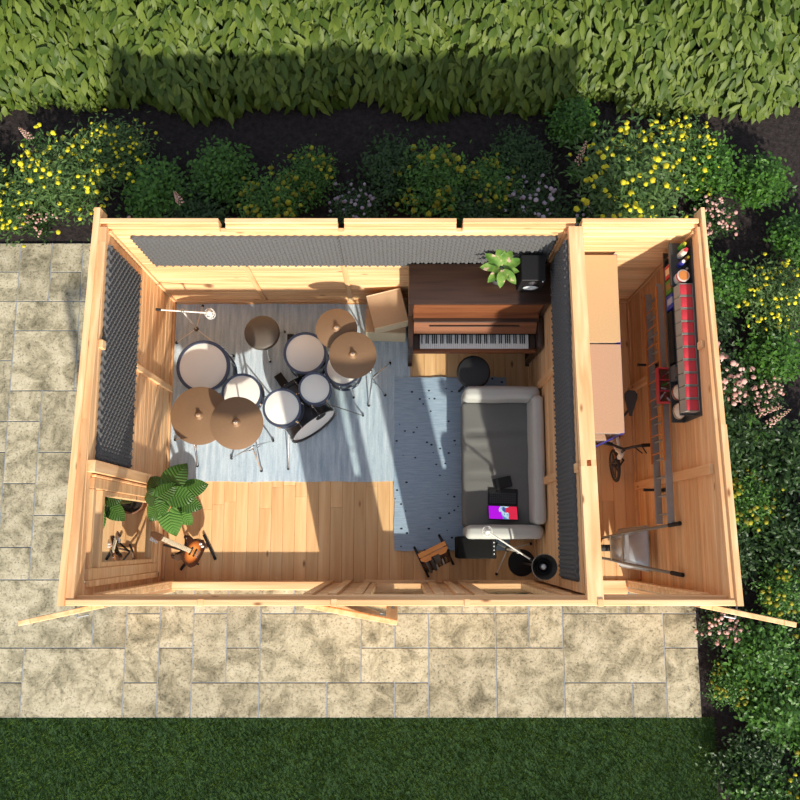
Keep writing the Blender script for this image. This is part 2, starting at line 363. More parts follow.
def rug(name, x0, x1, y0, y1, z0, z1, m, fringe):
    mb = MB(); nx, ny = 40, 60
    def edge(t, k): return .004*math.sin(t*9+k)+.002*math.sin(t*31+k*2)
    vs = []
    for i in range(nx+1):
        row = []
        for j in range(ny+1):
            u, v = i/nx, j/ny
            x = x0+(x1-x0)*u+(edge(v*3, 1) if i == 0 else edge(v*3, 4) if i == nx else 0)
            y = y0+(y1-y0)*v+(edge(u*3, 2) if j == 0 else edge(u*3, 3) if j == ny else 0)
            row.append(mb.bm.verts.new((x, y, z1+.0012*math.sin(x*7+y*3)*math.sin(y*5))))
        vs.append(row)
    for i in range(nx):
        for j in range(ny): mb.bm.faces.new((vs[i][j], vs[i+1][j], vs[i+1][j+1], vs[i][j+1]))
    ext = bmesh.ops.extrude_face_region(mb.bm, geom=mb.bm.faces[:])
    for v in [g for g in ext['geom'] if isinstance(g, bmesh.types.BMVert)]: v.co.z = z0
    return mb.build(name, m, None)
tag(rug('rug', -2.40, .088, 1.07, 2.955, .0005, .008, rugmat('pale_rug', (.30, .40, .49), (.60, .69, .75)), 0),
    'large pale blue-grey streaked rug lying under the drum kit', 'rug')
tag(rug('rug', -.075, 1.10, .37, 2.16, .0095, .017, rugmat('speckled_rug', (.25, .35, .46), (.42, .52, .63), True), 0),
    'smaller blue-grey rug with dark flecks reaching under the grey sofa', 'rug')
FOAM = plain('charcoal_foam', (.098, .098, .099), .9, 0, .1, 60, spec=.2)
def foam_panel(label, axis, u0, u1, z0, z1, base, sgn):
    """egg-crate acoustic foam on a wall; axis 'x' = on the back wall, 'y' = on a side wall; bumps stick out by sgn"""
    pit = .074; nu = max(2, round((u1-u0)/pit)); nz = max(2, round((z1-z0)/pit)); k = 6
    mb = MB(); G = []
    U = nu*k; Z = nz*k
    for i in range(U+1):
        row = []
        for j in range(Z+1):
            u = i/U*nu; v = j/Z*nz
            hgt = .024+.021*math.sin(2*PI*u)*math.sin(2*PI*v)
            uu = u0+(u1-u0)*i/U; zz = z0+(z1-z0)*j/Z
            if j == Z: zz += .010*math.sin(2*PI*u)
            if j == 0: zz += .010*math.sin(2*PI*u)
            if i == 0 or i == U: uu += .012*math.sin(2*PI*v)
            n = base+sgn*hgt
            row.append(mb.bm.verts.new((uu, n, zz) if axis == 'x' else (n, uu, zz)))
        G.append(row)
    for i in range(U):
        for j in range(Z): mb.bm.faces.new((G[i][j], G[i+1][j], G[i+1][j+1], G[i][j+1]))
    bm = mb.bm; be = [e for e in bm.edges if e.is_boundary]
    r = bmesh.ops.extrude_edge_only(bm, edges=be)
    nv = [g for g in r['geom'] if isinstance(g, bmesh.types.BMVert)]
    for v in nv:
        if axis == 'x': v.co.y = base
        else: v.co.x = base
    bmesh.ops.holes_fill(bm, edges=[e for e in bm.edges if e.is_boundary], sides=0)
    return tag(mb.build('acoustic_foam_panel', FOAM, None, True, 80), label, 'acoustic panel', 'charcoal acoustic foam on the walls')
foam_panel('charcoal egg-crate foam panel on back wall, left half above the drums', 'x', -2.26, -.535, 1.275, 1.985, 2.983, -1)
foam_panel('charcoal egg-crate foam panel on back wall, right half above the piano', 'x', -.53, 1.30, 1.275, 1.985, 2.983, -1)
foam_panel('charcoal egg-crate foam panel on the left wall beside the window', 'y', 1.10, 2.86, 1.28, 2.10, -2.409, 1)
foam_panel('black-shaded egg-crate foam strip on the partition wall behind the sofa', 'y', .17, 2.90, 1.46, 2.12, 1.359, -1)
# ------------------------------------------------------------------ piano and what stands on it
def woodmat(name, c0, c1, axis=0, rough=.3, coat=.3):
    m, nt, b = nmat(name); L = nt.links; tc = N(nt, 'ShaderNodeTexCoord'); mp = N(nt, 'ShaderNodeMapping'); v = [30]*3; v[axis] = 2; mp.inputs['Scale'].default_value = v
    L.new(tc.outputs['Object'], mp.inputs[0]); n = N(nt, 'ShaderNodeTexNoise'); n.inputs['Scale'].default_value = 1; n.inputs['Detail'].default_value = 5; L.new(mp.outputs[0], n.inputs[0])
    r = ramp(nt, [(.35, c0), (.7, c1)]); L.new(n.outputs[0], r.inputs[0]); L.new(r.outputs[0], b.inputs['Base Color']); b.inputs['Roughness'].default_value = rough; b.inputs['Coat Weight'].default_value = coat; b.inputs['Coat Roughness'].default_value = .15
    return m
WAL = woodmat('walnut', (.026, .011, .006), (.046, .020, .010), 0, .42, .12); WALR = woodmat('mahogany', (.15, .045, .013), (.23, .080, .024), 0, .65, 0)
IVORY = plain('ivory_keys', (.80, .80, .76), .25, 0, .03); EBONY = plain('ebony_keys', (.012, .012, .013), .3)
px0, px1 = .06, 1.34
pn = thing('upright_piano', 'dark brown upright piano with open keyboard against the back wall', 'piano', (.705, 2.602, 0))
W2 = (px1-px0)/2-.001
MB().box(-W2, -W2+.045, -.02, .330, 0, 1.34, .004).box(W2-.045, W2, -.02, .330, 0, 1.34, .004).box(-W2+.045, W2-.045, .29, .330, .05, 1.34).box(-W2+.045, W2-.045, -.02, .31, .02, .08).build('case', WAL, pn)
MB().box(-W2, W2, -.034, .340, 1.34, 1.375, .006, 2).build('lid', WAL, pn)
MB().box(-W2, W2, .331, .36, .0, 1.27, .004).build('back_frame', WAL, pn)
mb = MB(); mb.box(-W2+.045, W2-.045, .0, .02, .96, 1.34); mb.box(-W2+.045, W2-.045, -.012, .0, 1.16, 1.27, .003); mb.box(-W2+.045, W2-.045, -.06, .02, .93, .96, .004)
mb.build('upper_panel', WALR, pn)
MB().box(-W2+.05, W2-.05, -.095, -.055, .945, .962, .003).build('music_desk', WAL, pn)
# sloping fall board
fb = MB(); M = Matrix.Translation((0, -.105, .855)) @ Matrix.Rotation(math.radians(48), 4, 'X'); fb.box(-W2+.05, W2-.05, -.085, .085, -.008, .008, .003, 1, M); fb.build('fallboard', WALR, pn)
fl = MB(); fl.box(-.44, .42, -.118, -.105, .872, .880, .002); fl.build('fallboard_handle', WAL, pn)
MB().box(-W2+.045, W2-.045, -.02, .0, .08, .62).build('lower_panel', WAL, pn)
mb = MB(); mb.box(-W2+.045, W2-.045, -.305, .0, .60, .685, .004); mb.build('key_bed', WAL, pn)
MB().box(-W2+.045, W2-.045, -.325, -.295, .62, .715, .004, 2).build('key_slip', WALR, pn)
for s in (-1, 1):
    mb = MB(); mb.box(s*W2-(.045 if s > 0 else 0), s*W2+(0 if s > 0 else .045), -.325, -.02, .55, .90, .006, 2); mb.build('cheek', WAL, pn)
    mb = MB(); xx = s*(W2-.0225); mb.box(xx-.022, xx+.022, -.30, -.256, .03, .55, .004); mb.box(xx-.022, xx+.022, -.325, .1, 0, .03, .003); mb.build('leg', WAL, pn)
    MB().box(s*(.54)+(0 if s > 0 else -.05), s*.54+(.05 if s > 0 else 0), -.295, -.155, .685, .735, .003).build('key_block', WAL, pn)
for xx in (-.06, .04): MB().box(xx-.015, xx+.015, -.11, 0, .05, .065, .004).build('pedal', plain('brass', (.6, .42, .16), .25, 1.0), pn)
kx0 = -.527; kw = 1.054/52
wk = None; order = [0, 2, 3, 5, 7, 8, 10]
white_i = 0; notes = [(i+9) % 12 for i in range(88)]
wm = MB().box(-kw/2+.0008, kw/2-.0008, -.295, -.155, .686, .712, .0012); w0 = None
for i, nn in enumerate(notes):
    if nn in (0, 2, 4, 5, 7, 9, 11):
        xk = kx0+(white_i+.5)*kw
        if w0 is None: w0 = wm.build('white_key', IVORY, pn, smooth=False); w0.location.x = xk
        else: c = w0.copy(); COL.objects.link(c); c.location.x = xk
        white_i += 1
white_i = 0; b0 = None
for i, nn in enumerate(notes):
    if nn in (0, 2, 4, 5, 7, 9, 11): white_i += 1; continue
    xk = kx0+white_i*kw
    if b0 is None: b0 = MB().box(-.0055, .0055, -.245, -.155, .713, .725, .0015).build('black_key', EBONY, pn, smooth=False); b0.location.x = xk
    else: c = b0.copy(); COL.objects.link(c); c.location.x = xk
# --- generic leaf blade mesh
def blade_mesh(mb, base, direction, up, L, W, droop=.2, fold=.12, n=6, heart=False, ripple=0.0):
    d = Vector(direction).normalized(); s = d.cross(Vector(up)).normalized(); u = s.cross(d).normalized(); base = Vector(base); rows = []; rib = mb.bm.verts.layers.float.get('rib') or mb.bm.verts.layers.float.new('rib')
    for i in range(n+1):
        t = i/n
        if heart: w = W*.5*float(np.interp(t, [0, .08, .2, .35, .5, .65, .8, .92, 1], [.74, .94, 1.02, 1.0, .90, .73, .48, .22, .02]))
        else: w = W*.5*math.sin(PI*(t*.93+.05))**.8*(1 if t < 1 else .05)
        c = base+d*(L*t)-u*(droop*L*t*t)
        if heart and t == 0: w = W*.36
        back = -.16*L if (heart and t == 0) else (-.05*L if (heart and i == 1) else 0)
        row = []
        for k, q in enumerate((-1, -.5, 0, .5, 1)):
            p = c+s*(w*q)+u*(fold*w*abs(q)*1.2-.05*w*q*q)+u*(ripple*W*(0 if k == 2 else .5)*math.cos(i*PI))+d*(L*.10*abs(q) if ripple and t < .9 else 0)
            if heart and abs(q) > .4: p += d*back
            vv = mb.bm.verts.new(p); vv[rib] = t*9-abs(q)*1.6; row.append(vv)
        rows.append(row)
    for a, b in zip(rows, rows[1:]):
        for k in range(4): mb.bm.faces.new((a[k], a[k+1], b[k+1], b[k]))
def varleaf():      # green leaf with creamy pink patches
    m, nt, b = nmat('variegated_leaf'); L = nt.links; tc = N(nt, 'ShaderNodeTexCoord'); n = N(nt, 'ShaderNodeTexNoise'); n.inputs['Scale'].default_value = 11; n.inputs['Detail'].default_value = 2; L.new(tc.outputs['Object'], n.inputs[0])
    r = ramp(nt, [(.42, (.09, .20, .03)), (.60, (.19, .31, .06)), (.64, (.66, .46, .33)), (.78, (.76, .60, .47))]); L.new(n.outputs[0], r.inputs[0]); L.new(r.outputs[0], b.inputs['Base Color']); b.inputs['Roughness'].default_value = .4
    return m
VL = varleaf(); STEMG = plain('green_stem', (.12, .22, .05), .5)
pp = thing('potted_plant', 'small plant with pink-and-green variegated leaves in grey pot on the piano', 'plant', (.865, 2.80, 1.3755))
DGREY = plain('dark_grey_ceramic', (.07, .075, .08), .5)
MB().lathe([(0, 0), (.048, 0), (.06, .01), (.075, .12), (.07, .125), (.064, .11), (0, .105)], 28).build('pot', DGREY, pp)
MB().lathe([(0, .108), (.064, .107), (.06, .10), (0, .10)], 20).build('soil', plain('potting_soil', (.03, .02, .013), .95), pp)
st = MB(); specs = [(95, .19, 30), (140, .17, 25), (178, .17, 15), (225, .15, 25), (265, .16, 12), (310, .17, 15), (350, .14, 35), (25, .18, 20), (60, .17, 30), (80, .15, 60), (215, .12, 60), (300, .12, 60), (125, .12, 55)]
tops = []
for az, r, el in specs:
    a = math.radians(az); e = math.radians(el); p = Vector((.022*math.cos(a), .022*math.sin(a), .265+.03*math.sin(az)))
    st.tube([(.008*math.cos(a), .008*math.sin(a), .10), (.014*math.cos(a), .014*math.sin(a), .16), p], .0035, 6)
    tops.append((p, Vector((math.cos(a)*math.cos(e), math.sin(a)*math.cos(e), math.sin(e)*.8)), r*.95))
st.build('stem', STEMG, pp)
for p, d, r in tops:
    mb = MB(); blade_mesh(mb, p+Vector((0, 0, .03)), d, (0, 0, 1), r, r*.52, .30, .25, 7); mb.build('leaf', VL, pp)
sp = thing('bookshelf_speaker', 'black box loudspeaker with a pale cone standing on the piano', 'speaker', (1.14, 2.80, 1.3755))
MB().box(-.105, .105, -.115, .115, 0, .325, .005).build('cabinet', BLACK, sp)
Mf = Matrix.Translation((0, -.116, .12)) @ Matrix.Rotation(PI/2, 4, 'X')
MB().torus(.072, .008, Mf, 32, 6).build('woofer_surround', BLACKM, sp)
MB().lathe([(0, -.004), (.03, .012), (.068, .002), (.072, -.006)], 32, Mf).build('woofer_cone', plain('pale_cone', (.62, .68, .70), .4), sp)
Mf2 = Matrix.Translation((0, -.116, .25)) @ Matrix.Rotation(PI/2, 4, 'X')
MB().lathe([(0, .014), (.015, .011), (.026, 0), (.036, .002), (.038, -.004)], 24, Mf2).build('tweeter', plain('silk_dome', (.06, .06, .065), .3), sp)
MB().cyl((.085, -.114, .29), (.085, -.124, .29), .012, .010).build('badge', CHROME, sp)
# stool in front of the piano
stl = thing('piano_stool', 'round black padded stool standing in front of the piano keyboard', 'stool', (.715, 2.12, .0175))
MB().lathe([(0, .415), (.12, .41), (.155, .40), (.168, .45), (.166, .475), (.15, .492), (.10, .498), (0, .50)], 40).build('seat', plain('black_vinyl', (.02, .02, .021), .5), stl)
MB().cyl((0, 0, .1), (0, 0, .41), .02, .02, 14).build('column', CHROME, stl)
for k in range(4):
    a = PI/4+k*PI/2; MB().tube([(.015*math.cos(a), .015*math.sin(a), .16), (.10*math.cos(a), .10*math.sin(a), .09), (.16*math.cos(a), .16*math.sin(a), .012)], .011, 8).sphere((.16*math.cos(a), .16*math.sin(a), .012), .0125, 2).build('leg', BLACKM, stl)
# two beige boxes
BEIGE = plain('beige_board', (.46, .32, .20), .75, 0, .08, 40); BEIGEL = plain('cream_end_board', (.66, .56, .38), .7, 0, .05)
def crate_box(label, loc, rz, w, d, h):
    o = thing('storage_box', label, 'box', loc, rz, 'beige boxes beside the piano')
    MB().box(-w/2, w/2, -d/2+.012, d/2-.012, 0, h-.014, .003).build('body', BEIGE, o); MB().box(-w/2-.001, w/2+.001, -d/2+.012, d/2-.012, h-.014, h, .003).build('lid', BEIGE, o)
    for s in (-1, 1): MB().box(-w/2, w/2, s*(d/2-.006)-.006, s*(d/2-.006)+.006, 0, h, .003).build('end_board', BEIGEL, o)
crate_box('beige box at the foot of the pair left of the piano', (-.155, 2.735, .0085), math.radians(-2), .41, .38, .36)
crate_box('beige box set askew on top of another left of the piano', (-.14, 2.75, .369), math.radians(14), .35, .355, .20)
# ------------------------------------------------------------------ drum kit
HEAD_M = plain('drum_head', (.84, .82, .75), .5, 0, .03, 12); HOOP = plain('drum_hoop', (.085, .10, .15), .35, .45); SHELL = plain('black_drum_shell', (.03, .03, .034), .3, .1, coat=.4); BRONZE = plain('bronze', (.235, .135, .070), .62, .25, .1, 60)
def drum(name, label, cat, x, y, z, r, h, legs=0, tilt=(0, 0), stand=False, group='drums of the kit', mount=None):
    o = thing(name, label, cat, (x, y, .0085), 0, group)
    zz = z-.0085
    T = Matrix.Translation((0, 0, zz)) @ Matrix.Rotation(tilt[0], 4, 'X') @ Matrix.Rotation(tilt[1], 4, 'Y')
    MB().lathe([(r*.93, -.02), (r*.95, -.03), (r*.95, -h+.03), (r*.93, -h+.02)], 40, T).build('shell', SHELL, o)
    MB().lathe([(0, -.006), (r*.9, -.006), (r*.955, -.010), (r*.955, -.02), (0, -.016)], 40, T).build('drum_head', HEAD_M, o)
    MB().lathe([(r*.965, -h+.012), (0, -h+.010), (0, -h+.004), (r*.965, -h+.004)], 32, T).build('resonant_head', HEAD_M, o)
    for zc in (-.012, -h+.012):
        hb = MB().lathe([(r*.885, zc+.009), (r*.90, zc+.013), (r*1.0, zc+.013), (r*1.01, zc+.008), (r*1.01, zc-.013), (r*.97, zc-.013), (r*.97, zc+.004), (r*.885, zc+.004), (r*.885, zc+.009)], 44, T); hb.build('hoop', HOOP, o)
    n = 8 if r > .19 else 6
    lug = MB().cyl((r*.985, 0, -.004), (r*.985, 0, -h+.004), .004, .004, 6)
    for q in (-.055, -h+.055): lug.sphere((r*.972, 0, q), .017, 1, (1, 1, 1.6))
    l0 = lug.build('tension_lug', CHROME, o); l0.matrix_local = T @ Matrix.Rotation(.3, 4, 'Z')
    for k in range(1, n):
        l1 = l0.copy(); COL.objects.link(l1); l1.matrix_local = T @ Matrix.Rotation(2*PI*k/n+.3, 4, 'Z')
    for k in range(legs):
        a = 2*PI*k/legs+.9; c, s = math.cos(a), math.sin(a)
        lg = MB().tube([(c*r*1.03, s*r*1.03, zz-.08), (c*r*1.03, s*r*1.03, .10), (c*(r+.03), s*(r+.03), .03)], .007, 8).build('leg', CHROME, o)
        MB().cyl((c*(r+.031), s*(r+.031), 0), (c*(r+.029), s*(r+.029), .045), .013, .010, 10).build('rubber_foot', RUBBER, lg)
        MB().box(-.02, .02, -.012, .012, zz-.17, zz-.11, .004, 1, Matrix.Rotation(a+PI/2, 4, 'Z') @ Matrix.Translation((0, -r*1.005, 0))).build('leg_bracket', CHROME, o)
    if stand:
        MB().cyl((0, 0, .06), (0, 0, zz-h-.03), .011, .011, 10).build('column', CHROME, o)
        for k in range(3):
            a = 2*PI*k/3+.4; c, s = math.cos(a), math.sin(a)
            lg = MB().tube([(c*.012, s*.012, .27), (c*.20, s*.20, .015)], .007, 8).tube([(c*.012, s*.012, .09), (c*.10, s*.10, .145)], .005, 6).build('leg', CHROME, o)
            MB().sphere((c*.205, s*.205, .013), .013, 2).build('rubber_foot', RUBBER, lg)
            MB().tube([(0, 0, zz-h-.05), (c*r*.9, s*r*.9, zz-h-.015), (c*r*1.02, s*r*1.02, zz-h+.02)], .006, 6).build('basket_arm', CHROME, o)
    return o
drum('floor_tom', 'largest drum of the kit, white floor tom nearest the left wall', 'drum', -1.95, 2.16, .58, .262, .40, 3)
drum('snare_drum', 'white-topped snare drum half covered by two overlapping cymbals', 'drum', -1.55, 1.88, .64, .198, .15, stand=True)
drum('floor_tom', 'white floor tom at the back of the kit, touching two right-hand cymbals', 'drum', -.95, 2.295, .58, .212, .36, 3)
drum('floor_tom', 'small white drum mostly hidden under the front right cymbal', 'drum', -.575, 2.14, .60, .178, .30, 3)
t1 = drum('rack_tom', 'white rack tom over the left side of the black bass drum', 'drum', -1.135, 1.715, .80, .184, .20, tilt=(.05, -.03))
t2 = drum('rack_tom', 'smaller white rack tom over the back of the black bass drum', 'drum', -.825, 1.90, .80, .155, .19, tilt=(.04, .05))
# bass drum
bd = thing('bass_drum', 'black bass drum lying on its side with white front head facing the door', 'drum', (-.985, 1.755, .0265), math.radians(-54), 'drums of the kit'); bd.rotation_euler = (0, math.radians(-6), math.radians(-54))
Mx = Matrix.Translation((0, 0, .275)) @ Matrix.Rotation(PI/2, 4, 'Y')     # drum axis along local +x
MB().lathe([(.245, -.20), (.252, -.195), (.252, .195), (.245, .20)], 48, Mx).build('shell', SHELL, bd)
MB().lathe([(0, .212), (.25, .205), (.25, .195), (0, .20)], 48, Mx).build('front_head', plain('white_bass_head', (.90, .89, .86), .4, 0, .03), bd)
MB().lathe([(0, -.212), (.25, -.205), (.25, -.195), (0, -.20)], 48, Mx).build('batter_head', HEAD_M, bd)
for zc in (-.205, .205): MB().lathe([(.248, zc-.02), (.268, zc-.02), (.268, zc+.02), (.248, zc+.02), (.248, zc-.02)], 48, Mx).build('hoop', plain('black_wood_hoop', (.02, .02, .022), .3), bd)
MB().cyl((.209, .11, .40), (.216, .11, .40), .055, .055, 28).build('port_hole', BLACK, bd)
lg = MB().cyl((-.215, .266, 0), (.215, .266, 0), .004, .004, 6)
for q in (-.1, .1): lg.sphere((q, .260, 0), .017, 1, (1.8, 1, 1))
lg.box(.20, .235, .258, .276, -.008, .008, .003); l0 = lg.build('tension_lug', CHROME, bd)
for k in range(8):
    l1 = l0 if k == 0 else l0.copy()
    if k: COL.objects.link(l1)
    l1.matrix_local = Matrix.Translation((0, 0, .275)) @ Matrix.Rotation(2*PI*k/8+.39, 4, 'X')
for s in (-1, 1):
    sp_ = MB().tube([(.14, s*.25, .30), (.24, s*.36, .14), (.34, s*.47, -.037)], .006, 8).build('spur', CHROME, bd)
    MB().sphere((.342, s*.472, -.040), .013, 2).build('rubber_foot', RUBBER, sp_)
mt = MB().cyl((-.03, 0, .52), (-.03, 0, .70), .013, .013, 12)
Ri = Matrix.Rotation(math.radians(54), 4, 'Z')
for tx, ty in ((-1.14, 1.72), (-.825, 1.90)):
    e = Ri @ Vector((tx+.985, ty-1.755, 0)); d = Vector((e.x+.03, e.y, 0)); e2 = Vector((-.03, 0, 0))+d*(1-.20/d.length)
    mt.tube([(-.03, 0, .685), (e2.x, e2.y, .70)], .009, 8)
mt.build('tom_mount', CHROME, bd)
# kick pedal
pd = thing('kick_pedal', 'black foot pedal behind the bass drum with a grip plate', 'pedal', (-1.225, 2.085, .0085), math.radians(-54))
MB().box(-.13, .12, -.045, .045, 0, .012, .003).build('base_plate', BLACKM, pd)
MB().box(-.125, .05, -.038, .038, -.006, .006, .004, 1, Matrix.Translation((0, 0, .042)) @ Matrix.Rotation(-.18, 4, 'Y')).build('footboard', BLACK, pd)
MB().cyl((.09, -.05, .01), (.09, -.05, .17), .009).cyl((.09, .05, .01), (.09, .05, .17), .009).cyl((.09, -.055, .165), (.09, .055, .165), .007).build('frame', STEEL, pd)
MB().tube([(.09, 0, .165), (.085, 0, .25)], .005, 6).sphere((.085, 0, .265), .024, 2).build('beater', plain('felt', (.6, .57, .5), .9), pd)
pd2 = thing('hi_hat_pedal', 'small black pedal plate behind the rear floor tom', 'pedal', (-1.17, 2.565, .0085), 0)
MB().box(-.035, .035, -.06, .06, 0, .012, .003).box(-.028, .028, -.055, .05, .02, .032, .004).box(-.02, .02, .035, .05, .01, .022).build('footboard', BLACK, pd2)
# throne
th = thing('drum_throne', 'round brown-black drum throne standing behind the kit', 'stool', (-1.40, 2.53, .0085))
MB().lathe([(0, .39), (.13, .39), (.17, .40), (.179, .44), (.168, .475), (.145, .49), (0, .493)], 44).build('seat', plain('brown_black_vinyl', (.085, .068, .052), .55), th)
MB().cyl((0, 0, .09), (0, 0, .39), .014, .014, 12).build('column', CHROME, th)
for k in range(3):
    a = -PI/2+.1+2*PI*k/3; c, s = math.cos(a), math.sin(a); l_ = MB().tube([(c*.014, s*.014, .26), (c*.2, s*.2, .018)], .008, 8).tube([(c*.012, s*.012, .11), (c*.11, s*.11, .145)], .005, 6).build('leg', CHROME, th)
    MB().sphere((c*.203, s*.203, .014), .014, 2).build('rubber_foot', RUBBER, l_)
def cymbal(label, x, y, z, r, feet, base=None, tilt=(.06, 0)):
    bx, by = base or (x, y); o = thing('cymbal_stand', label, 'cymbal', (bx, by, .0085), 0, 'cymbals of the kit')
    T = Matrix.Translation((x-bx, y-by, z-.0085)) @ Matrix.Rotation(tilt[0], 4, 'X') @ Matrix.Rotation(tilt[1], 4, 'Y')
    prof = [(.006, .03), (.022, .028), (.036, .016), (.042, .009), (r*.55, -.002), (r*.85, -.014), (r, -.024), (r, -.0255), (r*.85, -.0155), (r*.55, -.0035), (.042, .0075), (.036, .0145), (.02, .0265), (.006, .0285)]
    MB().lathe(prof, 64, T).build('cymbal', BRONZE, o)
    MB().lathe([(.006, .03), (.020, .031), (.020, .037), (.006, .038)], 20, T).build('felt_washer', plain('tan_felt', (.55, .36, .22), .9), o)
    w = MB().cyl(T @ Vector((0, 0, .0)), T @ Vector((0, 0, .058)), .005, .005, 8); w.box(-.017, .017, -.003, .003, .040, .056, .002, 1, T); w.build('wing_nut', CHROME, o)
    tp = T @ Vector((0, 0, .0))
    MB().tube([(0, 0, .07), (0, 0, (z-.0085)*.62)], .012, 10).tube([(0, 0, (z-.0085)*.6), (tp.x, tp.y, tp.z-.002)], .008, 8).sphere((0, 0, (z-.0085)*.62), .017, 2).build('pole', CHROME, o)
    for fx, fy in feet:
        d = Vector((fx-bx, fy-by, 0)); u = d.normalized()
        l_ = MB().tube([(u.x*.012, u.y*.012, .30), (d.x, d.y, .015)], .007, 8).tube([(u.x*.01, u.y*.01, .10), (d.x*.5, d.y*.5, .158)], .005, 6).build('leg', CHROME, o)
        MB().sphere((d.x, d.y, .015), .0145, 2, (1.1, 1.1, 1)).build('rubber_foot', RUBBER, l_)
    return o
cymbal('largest bronze cymbal, at the left front of the kit', -1.90, 1.63, .87, .276, [(-2.34, 1.50), (-2.10, 1.23), (-1.90, 1.70)], (-2.08, 1.50), (.04, -.03))
cymbal('bronze cymbal overlapping the largest one in front of the snare', -1.50, 1.525, 1.12, .242, [(-1.75, 1.31), (-1.44, 1.18), (-1.33, 1.49)], (-1.49, 1.40), (.05, .03))
cymbal('smallest bronze cymbal, at the back right of the kit', -.615, 2.45, .95, .197, [(-.62, 2.72), (-.30, 2.46), (-.60, 2.45)], (-.50, 2.52), (.03, .03))
cymbal('bronze cymbal at the right edge of the kit over a hidden drum', -.455, 2.18, 1.02, .222, [(-.12, 2.31), (-.17, 1.97), (-.34, 1.86)], (-.30, 2.10), (.05, .03))
# ------------------------------------------------------------------ microphone stands
def mic_stand(label, base, joint, boom0, boom1, feet, zr):
    o = thing('microphone_stand', label, 'microphone stand', (*base, zr), 0, 'boom microphone stands'); b = Vector((*base, zr))
    J = Vector(joint)-b; A = Vector(boom0)-b; B = Vector(boom1)-b
    MB().tube([(0, 0, .11), (J.x, J.y, J.z)], .009, 10).build('pole', CREAM, o)
    MB().lathe([(0, .15), (.018, .15), (.024, .14), (.026, .115), (.02, .10), (0, .10)], 20).build('hub', plain('brown_clutch', (.12, .08, .05), .4, .4), o)
    MB().tube([A, B], .0075, 10).build('boom', CREAM, o)
    MB().sphere(J, .022, 2).cyl(J+Vector((0, 0, -.03)), J+Vector((0, 0, .01)), .014, .014).build('boom_clutch', plain('grey_clutch', (.3, .29, .26), .4, .5), o)
    d = (A-B).normalized(); MB().cyl(A-d*.005, A+d*.045, .014, .014, 12).build('counterweight', BLACK, o)
    for f in feet:
        f = Vector((f[0]-b.x, f[1]-b.y, .012+(f[2] if len(f) > 2 else 0))); u = Vector((f.x, f.y, 0)).normalized()
        l_ = MB().tube([(u.x*.02, u.y*.02, .125), f], .006, 8).build('leg', CREAM, o); MB().sphere(f, .0122, 2, (1.3, 1.3, .95)).build('rubber_foot', RUBBER, l_)
    m = B-d*.035
    MB().sphere(m, .026, 2, (1, 1, 1.5)).cyl(m+Vector((0, 0, -.085)), m+Vector((0, 0, -.02)), .017, .024, 16).build('microphone', WHITE, o)
    c = MB()
    for k in range(6):
        R = Matrix.Translation(m+Vector((0, 0, -.03))) @ Matrix.Rotation(k*PI/6, 4, 'Z') @ Matrix.Rotation(PI/2+.3*math.sin(k*2), 4, 'X'); c.torus(.048, .0022, R, 20, 5)
    for q in (-.03, .03): c.torus(.045, .003, Matrix.Translation(m+Vector((0, 0, -.03+q))), 24, 5)
    c.tube([B+d*.01, m-(m-B).normalized()*-.0+Vector((0, 0, -.03))], .004, 6)
    c.build('shock_mount', WHITE, o)
    return o
mic_stand('cream boom microphone stand in the back left corner by the wall', (-2.14, 2.65), (-2.10, 2.645, .86), (-2.30, 2.645, .90), (-1.885, 2.635, .83), [(-2.37, 2.53), (-2.11, 2.93), (-1.92, 2.49)], .0085)
mic_stand('white boom microphone stand reaching over the sofa arm from the amplifier', (1.06, .39), (1.055, .375, .96), (1.16, .305, .97), (.80, .535, 1.03), [(.96, .14), (1.31, .44), (.965, .44, .0175)], .0005)
# ------------------------------------------------------------------ sofa corner
def fabric(name, c, rough=.85): return plain(name, c, rough, 0, .08, 220, bump=.15, spec=.25)
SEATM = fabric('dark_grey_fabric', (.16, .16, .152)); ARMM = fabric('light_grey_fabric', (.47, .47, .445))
def cushion(x0, x1, y0, y1, z0, z1, bev, wr=(), amp=.006, seg=4, ny=60, nx=24):
    """rounded block with wrinkles: list of (y, depth, width)"""
    mb = MB(); bm = mb.bm
    mb.box(x0, x1, y0, y1, z0, z1)
    n_long = lambda L: max(2, int(L/.035))
    bmesh.ops.bisect_plane
    for ax, a, b in ((0, x0, x1), (1, y0, y1), (2, z0, z1)):
        k = n_long(b-a); no = [0, 0, 0]; no[ax] = 1
        cuts = [a+(b-a)*i/k for i in range(1, k)] + [a+bev*.3, a+bev*.7, b-bev*.3, b-bev*.7]
        for cpos in cuts:
            co = [0, 0, 0]; co[ax] = cpos
            bmesh.ops.bisect_plane(bm, geom=bm.verts[:]+bm.edges[:]+bm.faces[:], plane_co=co, plane_no=no)
    from mathutils import noise
    for v in bm.verts:       # round the corners
        c = v.co; q = Vector((min(max(c.x, x0+bev), x1-bev), min(max(c.y, y0+bev), y1-bev), min(max(c.z, z0+bev), z1-bev)))
        d = c-q
        if d.length > 1e-6:
            m = max(abs(d.x), abs(d.y), abs(d.z)); v.co = q+d.normalized()*m
        v.co += Vector((noise.noise(c*5)*amp*.6, noise.noise(c*5+Vector((9, 0, 0)))*amp*.6, noise.noise(c*4+Vector((0, 7, 0)))*amp))
        if c.z > z1-.01:
            for (wy, dp, ww) in wr:
                yy = wy+.012*math.sin(c.x*6); v.co.z -= dp*math.exp(-((c.y-yy)/ww)**2)*min(1, max(0, (c.x-x0)/.08))*min(1, max(0, (x1-c.x)/.1))
    return mb
so = thing('sofa', 'grey two-seat sofa with low arms standing against the partition wall', 'sofa', (.985, 1.22, .0175))
